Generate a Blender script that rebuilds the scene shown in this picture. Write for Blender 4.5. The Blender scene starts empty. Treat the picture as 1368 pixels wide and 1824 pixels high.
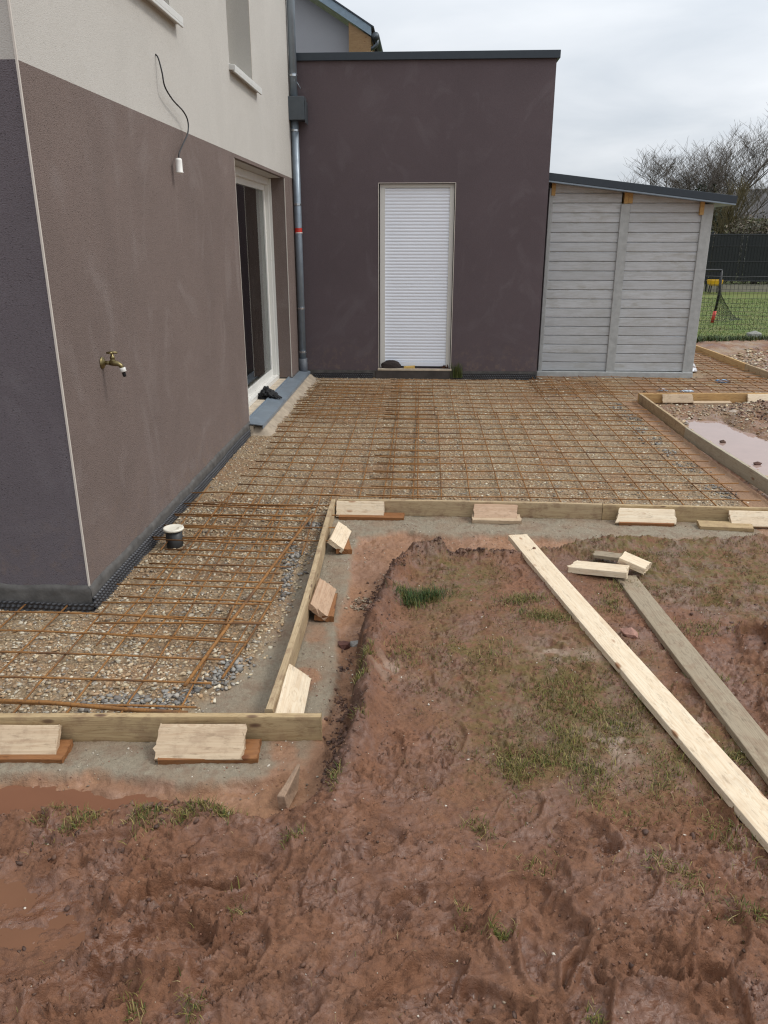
import bpy, math, random
import numpy as np
from mathutils import Vector, Matrix, Euler
random.seed(7); RNG = np.random.RandomState(11)
S = bpy.context.scene; COL = S.collection
R = math.radians
# ---------------------------------------------------------------- camera
cd = bpy.data.cameras.new('camera'); cam = bpy.data.objects.new('camera', cd); COL.objects.link(cam)
cd.sensor_fit = 'VERTICAL'; cd.sensor_height = 24.0; cd.lens = 24.0 * 1389.0 / 1824.0
cd.clip_start = 0.05; cd.clip_end = 3000
cam.location = (0, 0, 1.70)
cam.rotation_euler = (R(90 - 19.43), 0, R(3.0))
S.camera = cam
# ---------------------------------------------------------------- world, sun, exposure
SUN_EL, SUN_AZ = 50.0, 92.0      # azimuth measured clockwise from +Y (the way the camera looks): behind cloud, to the right
w = bpy.data.worlds.new("World"); S.world = w; w.use_nodes = True
nt = w.node_tree; N = nt.nodes; Lk = nt.links
for n in list(N): N.remove(n)
out = N.new('ShaderNodeOutputWorld'); bg = N.new('ShaderNodeBackground'); bg.inputs['Strength'].default_value = 0.1
sky = N.new('ShaderNodeTexSky'); sky.sky_type = 'NISHITA'; sky.sun_disc = False
sky.sun_elevation = R(SUN_EL); sky.sun_rotation = R(SUN_AZ)
tc = N.new('ShaderNodeTexCoord'); sep = N.new('ShaderNodeSeparateXYZ'); Lk.new(tc.outputs['Generated'], sep.inputs[0])
zc = N.new('ShaderNodeMath'); zc.operation = 'MAXIMUM'; Lk.new(sep.outputs['Z'], zc.inputs[0]); zc.inputs[1].default_value = 0.0
za = N.new('ShaderNodeMath'); za.operation = 'ADD'; Lk.new(zc.outputs[0], za.inputs[0]); za.inputs[1].default_value = 0.16
dx = N.new('ShaderNodeMath'); dx.operation = 'DIVIDE'; Lk.new(sep.outputs['X'], dx.inputs[0]); Lk.new(za.outputs[0], dx.inputs[1])
dy = N.new('ShaderNodeMath'); dy.operation = 'DIVIDE'; Lk.new(sep.outputs['Y'], dy.inputs[0]); Lk.new(za.outputs[0], dy.inputs[1])
cmb = N.new('ShaderNodeCombineXYZ'); Lk.new(dx.outputs[0], cmb.inputs[0]); Lk.new(dy.outputs[0], cmb.inputs[1])
nz = N.new('ShaderNodeTexNoise'); nz.inputs['Scale'].default_value = 1.1; nz.inputs['Detail'].default_value = 5; nz.inputs['Roughness'].default_value = .5
nz.inputs['Distortion'].default_value = 0.3
Lk.new(cmb.outputs[0], nz.inputs['Vector'])
rp = N.new('ShaderNodeValToRGB'); e = rp.color_ramp.elements
e[0].position = .30; e[0].color = (6.3, 6.85, 7.5, 1); e[1].position = .68; e[1].color = (8.9, 9.2, 9.6, 1)
Lk.new(nz.outputs['Fac'], rp.inputs[0])
# brighter cloud towards the hidden sun
dot = N.new('ShaderNodeVectorMath'); dot.operation = 'DOT_PRODUCT'; Lk.new(tc.outputs['Generated'], dot.inputs[0])
sd = Vector((math.sin(R(SUN_AZ)) * math.cos(R(SUN_EL)), math.cos(R(SUN_AZ)) * math.cos(R(SUN_EL)), math.sin(R(SUN_EL))))
dot.inputs[1].default_value = sd
mr = N.new('ShaderNodeMapRange'); mr.inputs['From Min'].default_value = -0.9; mr.inputs['From Max'].default_value = 1.0
mr.inputs['To Min'].default_value = 0.86; mr.inputs['To Max'].default_value = 1.30
Lk.new(dot.outputs['Value'], mr.inputs['Value'])
# an overcast sky is brighter overhead than at the horizon
zg = N.new('ShaderNodeMapRange'); zg.inputs['From Min'].default_value = 0; zg.inputs['From Max'].default_value = 1; zg.inputs['To Min'].default_value = .80; zg.inputs['To Max'].default_value = 1.70
Lk.new(sep.outputs['Z'], zg.inputs['Value'])
gm = N.new('ShaderNodeMath'); gm.operation = 'MULTIPLY'; Lk.new(mr.outputs['Result'], gm.inputs[0]); Lk.new(zg.outputs['Result'], gm.inputs[1])
vm = N.new('ShaderNodeVectorMath'); vm.operation = 'SCALE'; Lk.new(rp.outputs['Color'], vm.inputs[0]); Lk.new(gm.outputs[0], vm.inputs['Scale'])
mx = N.new('ShaderNodeMix'); mx.data_type = 'RGBA'; mx.inputs['Factor'].default_value = .94
Lk.new(sky.outputs['Color'], mx.inputs['A']); Lk.new(vm.outputs['Vector'], mx.inputs['B'])
Lk.new(mx.outputs['Result'], bg.inputs['Color']); Lk.new(bg.outputs[0], out.inputs[0])
sl = bpy.data.lights.new('sun', 'SUN'); sl.energy = 1.7; sl.angle = R(15); sl.color = (1.0, .96, .90)
so = bpy.data.objects.new('sun', sl); COL.objects.link(so); so.location = (20, 0, 30)
so.rotation_euler = sd.to_track_quat('Z', 'Y').to_euler()
S.view_settings.view_transform = 'Standard'; S.view_settings.look = 'None'
S.view_settings.exposure = 0.0; S.view_settings.gamma = 1.0
S.cycles.max_bounces = 6; S.cycles.use_denoising = True; S.cycles.denoiser = 'OPENIMAGEDENOISE'; S.cycles.denoising_prefilter = 'NONE'; S.cycles.use_adaptive_sampling = False; S.cycles.filter_width = 1.2
try: S.cycles.sampling_pattern = 'BLUE_NOISE'
except Exception: pass

# ================================================================ helpers
def lin(c):  # sRGB 0-255 to linear
    return tuple(((v/255)/12.92 if v/255 <= .04045 else ((v/255+.055)/1.055)**2.4) for v in c)
def tag(o, label=None, cat=None, group=None, kind=None):
    if label: o['label'] = label
    if cat: o['category'] = cat
    if group: o['group'] = group
    if kind: o['kind'] = kind
    return o
def thing(name, loc, label, cat, group=None):
    o = bpy.data.objects.new(name, None); COL.objects.link(o); o.location = loc; o.empty_display_size = .1
    return tag(o, label, cat, group)
class MB:
    def __init__(s): s.v = []; s.f = []
    def add(s, vs, fs):
        b = len(s.v); s.v += [tuple(v) for v in vs]; s.f += [tuple(i + b for i in f) for f in fs]; return s
    def box(s, x0, x1, y0, y1, z0, z1):
        return s.add([(x0,y0,z0),(x1,y0,z0),(x1,y1,z0),(x0,y1,z0),(x0,y0,z1),(x1,y0,z1),(x1,y1,z1),(x0,y1,z1)],
                     [(0,3,2,1),(4,5,6,7),(0,1,5,4),(1,2,6,5),(2,3,7,6),(3,0,4,7)])
    def tube(s, pts, r, n=8, cap=True):
        pts = [Vector(p) for p in pts]; rs = r if isinstance(r, (list, tuple)) else [r]*len(pts)
        vs = []; fs = []; prev = None
        for i, p in enumerate(pts):
            d = (pts[min(i+1, len(pts)-1)] - pts[max(i-1, 0)]).normalized()
            if prev is None:
                a = Vector((0,0,1)) if abs(d.z) < .9 else Vector((1,0,0))
                u = d.cross(a).normalized()
            else:
                u = (prev - d*prev.dot(d)).normalized()
            prev = u; v = d.cross(u)
            for k in range(n):
                t = 2*math.pi*k/n; vs.append(p + (u*math.cos(t) + v*math.sin(t))*rs[i])
        for i in range(len(pts)-1):
            for k in range(n):
                a = i*n+k; b = i*n+(k+1) % n; fs.append((a, b, b+n, a+n))
        if cap: fs += [tuple(range(n-1, -1, -1)), tuple(range((len(pts)-1)*n, len(pts)*n))]
        return s.add(vs, fs)
    def lathe(s, prof, n=24, M=None):   # prof: (r, z)
        vs = []; fs = []
        for r, z in prof:
            for k in range(n):
                t = 2*math.pi*k/n; v = Vector((r*math.cos(t), r*math.sin(t), z)); vs.append(M @ v if M else v)
        for i in range(len(prof)-1):
            for k in range(n):
                a = i*n+k; b = i*n+(k+1) % n; fs.append((a, b, b+n, a+n))
        fs += [tuple(range(n-1, -1, -1)), tuple(range((len(prof)-1)*n, len(prof)*n))]
        return s.add(vs, fs)
    def ob(s, name, m, parent=None, smooth=False, origin=None, bevel=0, label=None, cat=None, group=None, kind=None):
        org = Vector((0,0,0)); q = parent
        while q is not None: org += Vector(q.location); q = q.parent
        if origin is not None: org = Vector(origin)
        me = bpy.data.meshes.new(name); me.from_pydata([(v[0]-org[0], v[1]-org[1], v[2]-org[2]) for v in s.v], [], s.f); me.update()
        o = bpy.data.objects.new(name, me); COL.objects.link(o)
        if parent: o.parent = parent
        elif origin is not None: o.location = origin
        if m: me.materials.append(m)
        if smooth: me.polygons.foreach_set('use_smooth', [True]*len(me.polygons))
        if bevel:
            b = o.modifiers.new('bevel', 'BEVEL'); b.width = bevel; b.segments = 2; b.limit_method = 'ANGLE'
        return tag(o, label, cat, group, kind)
def np_mesh(name, V, F, m, smooth=False, attrs=None, origin=(0,0,0)):
    V = np.asarray(V, np.float32); F = np.asarray(F, np.int32); k = F.shape[1]
    me = bpy.data.meshes.new(name); me.vertices.add(len(V)); me.vertices.foreach_set('co', V.ravel())
    me.loops.add(F.size); me.loops.foreach_set('vertex_index', F.ravel())
    me.polygons.add(len(F)); me.polygons.foreach_set('loop_start', np.arange(0, F.size, k, dtype=np.int32))
    me.polygons.foreach_set('loop_total', np.full(len(F), k, np.int32))
    if smooth: me.polygons.foreach_set('use_smooth', np.ones(len(F), bool))
    if attrs:
        for an, arr in attrs.items():
            a = me.attributes.new(an, 'FLOAT_COLOR', 'POINT'); arr = np.asarray(arr, np.float32)
            c = np.ones((len(V), 4), np.float32); c[:, :arr.shape[1]] = arr; a.data.foreach_set('color', c.ravel())
    me.update(calc_edges=True)
    me.materials.append(m); o = bpy.data.objects.new(name, me); COL.objects.link(o); o.location = origin
    return o
# ---- numpy noise
_T = {}
def vnoise(x, y, seed=0):
    if seed not in _T: _T[seed] = np.random.RandomState(seed+100).rand(256, 256).astype(np.float32)
    T = _T[seed]; xi = np.floor(x).astype(int); yi = np.floor(y).astype(int); fx = x-xi; fy = y-yi
    fx = fx*fx*fx*(fx*(fx*6-15)+10); fy = fy*fy*fy*(fy*(fy*6-15)+10)
    a = T[xi & 255, yi & 255]; b = T[(xi+1) & 255, yi & 255]; c = T[xi & 255, (yi+1) & 255]; d = T[(xi+1) & 255, (yi+1) & 255]
    return (a*(1-fx)+b*fx)*(1-fy) + (c*(1-fx)+d*fx)*fy
def fbm(x, y, oct=4, seed=0, gain=.5):
    s = 0; a = 1; t = 0
    for i in range(oct):
        s = s + a*(vnoise(x, y, seed+i)*2-1); t += a; a *= gain
        x, y = 1.6*x+1.2*y+3.1, -1.2*x+1.6*y+7.7
    return s/t
def sst(a, b, x):
    t = np.clip((x-a)/(b-a), 0, 1); return t*t*(3-2*t)
def sdist(poly, X, Y):   # signed distance, negative inside
    d = np.full(X.shape, 1e9); ins = np.zeros(X.shape, bool); n = len(poly)
    for i in range(n):
        ax, ay = poly[i]; bx, by = poly[(i+1) % n]; ex, ey = bx-ax, by-ay
        t = np.clip(((X-ax)*ex+(Y-ay)*ey)/(ex*ex+ey*ey), 0, 1)
        d = np.minimum(d, (X-ax-t*ex)**2 + (Y-ay-t*ey)**2)
        c = (ay > Y) != (by > Y)
        if ey != 0: ins ^= c & (X < ax + (Y-ay)*ex/ey)
    d = np.sqrt(d); return np.where(ins, -d, d)
# ---- materials
def mat(name):
    m = bpy.data.materials.new(name); m.use_nodes = True; t = m.node_tree
    b = t.nodes['Principled BSDF']; return m, t, b
def nd(t, typ, **kw):
    n = t.nodes.new(typ)
    for k, v in kw.items():
        if k in n.inputs: n.inputs[k].default_value = v
        else: setattr(n, k, v)
    return n
def tcoord(t, scale=(1,1,1), kind='Object', rot=(0,0,0), loc=(0,0,0)):
    c = nd(t, 'ShaderNodeTexCoord'); mp = nd(t, 'ShaderNodeMapping'); mp.inputs['Scale'].default_value = scale
    mp.inputs['Rotation'].default_value = rot; mp.inputs['Location'].default_value = loc
    t.links.new(c.outputs[kind], mp.inputs['Vector']); return mp.outputs[0]
def noise(t, vec, scale, detail=4, rough=.55, dist=0):
    n = nd(t, 'ShaderNodeTexNoise', Scale=scale, Detail=detail, Roughness=rough, Distortion=dist); t.links.new(vec, n.inputs['Vector']); return n.outputs['Fac']
def voro(t, vec, scale, feat='F1', out='Distance', rnd=1):
    n = nd(t, 'ShaderNodeTexVoronoi', feature=feat, Scale=scale, Randomness=rnd); t.links.new(vec, n.inputs['Vector']); return n.outputs[out]
def ramp(t, fac, stops, interp='LINEAR'):
    r = nd(t, 'ShaderNodeValToRGB'); r.color_ramp.interpolation = interp; e = r.color_ramp.elements
    while len(e) < len(stops): e.new(.5)
    for el, (p, c) in zip(e, stops): el.position = p; el.color = (c, c, c, 1) if not hasattr(c, '__len__') else (*c[:3], 1)
    t.links.new(fac, r.inputs[0]); return r.outputs['Color']
def mixc(t, fac, a, b, mode='MIX'):
    n = nd(t, 'ShaderNodeMix', data_type='RGBA', blend_type=mode)
    for k, v in (('Factor', fac), ('A', a), ('B', b)):
        if hasattr(v, 'links') or isinstance(v, bpy.types.NodeSocket): t.links.new(v, n.inputs[k])
        elif k == 'Factor': n.inputs[k].default_value = v
        else: n.inputs[k].default_value = (*v[:3], 1)
    return n.outputs['Result']
def bump(t, b, h, strength=.5, dist=.01, prev=None):
    n = nd(t, 'ShaderNodeBump', Strength=strength, Distance=dist); t.links.new(h, n.inputs['Height'])
    if prev is not None: t.links.new(prev, n.inputs['Normal'])
    if b is not None: t.links.new(n.outputs[0], b.inputs['Normal'])
    return n.outputs[0]
def math_(t, op, a, b=0.0):
    n = nd(t, 'ShaderNodeMath', operation=op)
    for i, v in enumerate((a, b)):
        if isinstance(v, bpy.types.NodeSocket): t.links.new(v, n.inputs[i])
        else: n.inputs[i].default_value = v
    return n.outputs[0]
def L_(t, a, b): t.links.new(a, b)

def plain(name, col, rough=.5, metal=0, var=.12, nscale=20, bmp=0, spec=.5):
    m, t, b = mat(name); v = tcoord(t); c = lin(col)
    f = noise(t, v, nscale, 5)
    L_(t, mixc(t, f, tuple(x*(1-var*1.6) for x in c), tuple(min(1, x*(1+var*1.6)) for x in c)), b.inputs['Base Color'])
    b.inputs['Metallic'].default_value = metal
    L_(t, ramp(t, noise(t, v, nscale*.7, 3), [(.3, max(0, rough-.08)), (.7, min(1, rough+.08))]), b.inputs['Roughness'])
    b.inputs['Specular IOR Level'].default_value = spec
    if bmp: bump(t, b, noise(t, v, nscale*4, 4), bmp, .004)
    return m
def render_mat(name, col, stain=0.25, grain=1.0, pit=.5, wet=False, topcol=None, seed=0):
    """scraped facade render: grain, dark pits, faint large smears and splashes near the ground"""
    m, t, b = mat(name); v = tcoord(t, loc=(seed*3.1, seed*1.7, 0)); c = lin(col)
    vs = tcoord(t, (1, 1, 2.2), loc=(seed, 0, 0))
    g = noise(t, vs, 130, 3, .65); g2 = noise(t, v, 55, 4, .6)
    pits = ramp(t, voro(t, tcoord(t, (1, 1, 1.9)), 62), [(.06, 1.0), (.20, 0.0)])
    pm = ramp(t, noise(t, v, 30, 3), [(.47, 0.0), (.56, 1.0)])
    pitm = math_(t, 'MULTIPLY', pits, pm)
    big = noise(t, v, 1.3, 5, .6, .6); sm = noise(t, tcoord(t, (1, .9, .6), rot=(.7, 0, .3)), 1.9, 4, .55, 2.2)
    base = mixc(t, ramp(t, big, [(.3, 0.), (.7, 1.)]), tuple(x*(1-stain*.45) for x in c), tuple(x*(1+stain*.4) for x in c))
    light = tuple(min(1, x*1.0+.08) for x in c)
    base = mixc(t, math_(t, 'MULTIPLY', ramp(t, sm, [(.54, 0.), (.70, 1.)]), stain*1.5), base, light)
    base = mixc(t, ramp(t, g2, [(.35, 0.), (.7, .22)]), base, tuple(x*.8 for x in c))
    base = mixc(t, math_(t, 'MULTIPLY', pitm, pit), base, tuple(x*.35 for x in c))
    base = mixc(t, math_(t, 'MULTIPLY', ramp(t, g, [(.42, 0.), (.66, 1.)]), grain*.34), base, tuple(min(1, x*1.45) for x in c))
    base = mixc(t, math_(t, 'MULTIPLY', ramp(t, g, [(.30, 1.), (.44, 0.)]), min(1, grain*.6)), base, tuple(x*.5 for x in c))
    # mud splashes low down
    sz = nd(t, 'ShaderNodeSeparateXYZ'); L_(t, nd_geo(t), sz.inputs[0])
    low = ramp(t, math_(t, 'MULTIPLY', sz.outputs['Z'], 1.0), [(.10, 1.), (.55, 0.)])
    spl = ramp(t, noise(t, v, 14, 6, .7), [(.50, 0.), (.72, 1.)])
    base = mixc(t, math_(t, 'MULTIPLY', math_(t, 'MULTIPLY', low, spl), .55), base, lin((132, 112, 96)))
    L_(t, base, b.inputs['Base Color']); b.inputs['Roughness'].default_value = .92; b.inputs['Specular IOR Level'].default_value = .25
    h = mixc(t, .5, g, math_(t, 'SUBTRACT', 1.0, pitm))
    bump(t, b, h, min(1, .95*grain), .012)
    return m
def nd_geo(t): return nd(t, 'ShaderNodeNewGeometry').outputs['Position']
def wood(name, light, dark, knot=(120, 80, 50), grey=0.0, grain=1.0, rough=.75, dirt=.2):
    m, t, b = mat(name)
    oi = nd(t, 'ShaderNodeObjectInfo'); c = nd(t, 'ShaderNodeTexCoord'); ad = nd(t, 'ShaderNodeVectorMath', operation='ADD')
    mul = nd(t, 'ShaderNodeMath', operation='MULTIPLY'); L_(t, oi.outputs['Random'], mul.inputs[0]); mul.inputs[1].default_value = 37.
    cx = nd(t, 'ShaderNodeCombineXYZ'); L_(t, mul.outputs[0], cx.inputs[0]); L_(t, mul.outputs[0], cx.inputs[1])
    L_(t, c.outputs['Object'], ad.inputs[0]); L_(t, cx.outputs[0], ad.inputs[1]); v0 = ad.outputs[0]
    def mp(s):
        n = nd(t, 'ShaderNodeMapping'); n.inputs['Scale'].default_value = s; L_(t, v0, n.inputs['Vector']); return n.outputs[0]
    # knots bend the grain
    kv = voro(t, mp((6.5, 15, 15)), 1.0)
    kn = math_(t, 'MULTIPLY', ramp(t, kv, [(.07, 1.), (.13, .75), (.19, 0.)]), ramp(t, noise(t, mp((2, 6, 6)), 1.0, 1), [(.50, 0.), (.56, 1.)]))
    ks = ramp(t, kv, [(.0, 1.), (.45, 0.)])
    gr = noise(t, mp((1.2, 34, 34)), 1.0, 4, .6, 1.2)
    wv = nd(t, 'ShaderNodeTexNoise', Scale=1.0, Detail=2., Distortion=2.5); L_(t, mp((.6, 16, 16)), wv.inputs['Vector'])
    rings = nd(t, 'ShaderNodeMath', operation='SINE')
    L_(t, math_(t, 'MULTIPLY', math_(t, 'ADD', wv.outputs['Fac'], math_(t, 'MULTIPLY', ks, .25)), 55.), rings.inputs[0])
    rg = ramp(t, rings.outputs[0], [(.2, 0.), (1., 1.)])
    li, dk = lin(light), lin(dark)
    base = mixc(t, ramp(t, gr, [(.3, 0.), (.7, 1.)]), li, tuple(x*.5+y*.5 for x, y in zip(li, dk)))
    base = mixc(t, math_(t, 'MULTIPLY', rg, .5*grain), base, dk)
    base = mixc(t, ramp(t, noise(t, mp((2.5, 9, 9)), 1., 3), [(.55, 0.), (.8, .35)]), base, dk)
    base = mixc(t, kn, base, lin(knot))
    if grey: base = mixc(t, ramp(t, noise(t, mp((3, 10, 10)), 1., 4), [(.25, grey), (.8, grey*.45)]), base, lin((135, 130, 122)))
    # mud on it
    dm = ramp(t, noise(t, v0, 11, 7, .72), [(.50, 0.), (.62, 1.)])
    li2 = ramp(t, noise(t, mp((14, 60, 60)), 1., 5, .75), [(.56, 0.), (.66, .45)]); base = mixc(t, li2, base, tuple(x*.45 for x in dk))
    base = mixc(t, math_(t, 'MULTIPLY', dm, dirt), base, lin((120, 92, 72)))
    L_(t, base, b.inputs['Base Color']); b.inputs['Roughness'].default_value = rough; b.inputs['Specular IOR Level'].default_value = .3
    h = mixc(t, .4, gr, noise(t, mp((30, 400, 400)), 1., 2))
    bump(t, b, h, .5, .003)
    return m

# ================================================================ ground
GRAV = [(-9, 2.33), (-.56, 2.36), (-.57, 4.80), (2.40, 4.75), (2.35, 8.66), (4.42, 8.80), (4.34, 10.2), (4.26, 14), (-9, 14)]
CONC_L = [(-9, 2.15), (-1.44, 2.14), (-1.1, 2.18), (-.75, 2.13), (-.42, 2.2), (-.33, 2.32), (-.36, 2.45), (-.34, 2.7), (-.36, 3.0), (-.40, 3.3), (-.375, 3.7), (-.41, 4.1), (-.385, 4.45),
          (-.1, 4.55), (.1, 4.46), (.5, 4.53), (.8, 4.47), (1.18, 4.46), (1.6, 4.52), (2.2, 4.46), (4, 4.46), (4, 5.0), (2.36, 5.0), (2.30, 8.7), (2.20, 8.7), (2.22, 5.0), (-.60, 5.0), (-.62, 4.6), (-.66, 4.0), (-.67, 3.1), (-.74, 2.80), (-.90, 2.50), (-1.6, 2.38), (-9, 2.36)]
MUD = [(-12, 1.93), (-1.29, 1.93), (-1.08, 1.95), (-.73, 1.99), (-.46, 1.97), (-.34, 2.03), (-.28, 2.14), (-.25, 2.41), (-.26, 2.84), (-.24, 3.25), (-.20, 3.6), (-.13, 3.85), (-.06, 3.98), (.09, 4.03), (.3, 4.04), (.54, 4.06), (.8, 4.16), (1.09, 4.28), (1.97, 4.36), (12, 4.36), (12, -30), (-12, -30)]
RIGHT = [(2.46, 5.0), (2.40, 8.6), (5.2, 8.7), (9, 8.6), (9, 5.0)]
FARR = [(4.45, 8.9), (4.36, 10.2), (4.3, 13.6), (5.0, 14.2), (7, 13.6), (14, 13.2), (14, 8.8)]
PUD_R = [(2.60, 7.98), (3.05, 7.95), (3.10, 7.5), (3.12, 7.1), (3.5, 6.9), (3.9, 6.6), (3.7, 6.1), (3.0, 5.75), (2.66, 5.95), (2.62, 6.5), (2.58, 7.0), (2.54, 7.5)]
PUD_BL = [(-1.6, 1.70), (-1.06, 1.66), (-.97, 1.60), (-.86, 1.52), (-.83, 1.42), (-.98, 1.34), (-1.7, 1.33)]
PUD_T = [(-1.9, 2.10), (-1.2, 2.11), (-.98, 2.08), (-.88, 2.10), (-.80, 2.06), (-.86, 2.02), (-1.1, 2.03), (-1.9, 2.02)]
# footprints and gouges: x, y, angle, length, width, depth, tread
PRINTS = [(.34,1.49,1.25,.26,.17,.022,0), (.49,1.86,2.6,.20,.13,.013,0), (-.63,1.42,.1,.30,.16,.030,0), (.55,1.43,.2,.24,.12,.018,1), (-.16,1.45,.9,.27,.10,.010,1), (.06,1.63,.1,.28,.10,.016,0), (.24,1.63,.3,.27,.11,.018,0),
          (-.14,1.83,.2,.22,.12,.014,0), (-.42,1.75,1.5,.28,.10,.008,1), (-.32,1.29,.2,.22,.12,.015,1), (.17,1.31,2.9,.22,.12,.020,0), (.54,1.66,.6,.28,.11,.014,1), (-.62,1.60,.15,.34,.13,.028,0),
          (.75,1.50,1.0,.27,.11,.022,0), (.70,1.33,1.8,.26,.11,.026,0), (-.10,1.62,.3,.26,.10,.012,1), (-.25,1.68,1.4,.25,.10,.008,1), (.95,1.4,1.1,.28,.12,.02,1), (.36,1.68,1.2,.2,.1,.012,1),
          (1.45,3.1,1.2,.28,.12,.03,1), (1.65,3.25,.7,.28,.12,.035,0), (1.5,2.8,2.2,.28,.12,.03,0), (1.75,2.9,1.1,.28,.12,.03,1), (1.6,2.55,.5,.28,.12,.035,0), (1.85,3.4,1.9,.28,.12,.03,0), (1.4,3.45,.3,.28,.11,.02,1),
          (1.35,2.6,1.0,.28,.11,.02,0), (1.9,2.7,2.5,.28,.12,.03,1), (1.3,3.9,.9,.26,.1,.012,1), (.9,3.95,2.0,.26,.1,.010,1), (.45,3.7,1.2,.26,.1,.008,1), (.2,3.1,.6,.26,.1,.006,1), (.1,2.3,1.4,.27,.10,.007,1),
          (-.05,2.05,.4,.27,.1,.010,1), (.6,2.7,1.1,.26,.1,.006,1), (.15,2.65,2.2,.26,.1,.005,1), (-.95,1.75,.6,.28,.12,.020,1), (-1.2,1.80,1.4,.28,.12,.022,0), (-.75,1.28,.5,.26,.12,.02,1), (1.15,2.0,.4,.28,.12,.02,1), (1.3,1.7,1.2,.28,.12,.02,0), (-.45,1.40,1.1,.26,.12,.02,1), (.0,1.36,.5,.27,.11,.02,0), (-.9,1.5,.2,.3,.13,.02,0), (.40,1.34,1.5,.25,.11,.02,1), (-.55,1.72,.3,.3,.12,.018,0), (.30,1.95,.8,.24,.1,.012,1), (-.1,2.2,1.5,.26,.1,.010,1), (.85,1.9,.9,.27,.11,.016,1), (1.02,2.6,1.4,.26,.1,.012,0)]
def masks(X, Y):
    wx = X + .035*fbm(X*9, Y*9, 3, 40); wy = Y + .035*fbm(X*9, Y*9, 3, 44)
    d = {}
    d['grav'] = sdist(GRAV, X, Y); d['conc'] = sdist(CONC_L, X+.35*(wx-X), Y+.35*(wy-Y)); d['mud'] = sdist(MUD, wx, wy)
    d['right'] = sdist(RIGHT, X, Y); d['farr'] = sdist(FARR, wx, wy)
    d['pr'] = sdist(PUD_R, wx, wy); d['pb'] = sdist(PUD_BL, wx, wy); d['pt'] = sdist(PUD_T, wx, wy)
    return d
def rough_zone(X, Y):   # where the mud is churned
    z = np.zeros(X.shape)
    for cx, cy, rx, ry, a in ((-.75,1.52,.32,.16,1.), (-.62,1.36,.25,.12,.9), (.62,1.42,.45,.14,.75), (.2,1.28,.3,.1,.7), (1.65,2.95,.5,.6,1.0), (-.2,1.80,.45,.12,.5), (.85,1.75,.35,.25,.6), (.55,1.86,.2,.1,.6), (-1.0,1.75,.5,.12,.7), (1.25,2.2,.3,.5,.5)):
        z = np.maximum(z, a*np.exp(-(((X-cx)/rx)**2 + ((Y-cy)/ry)**2)))
    return z
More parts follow.
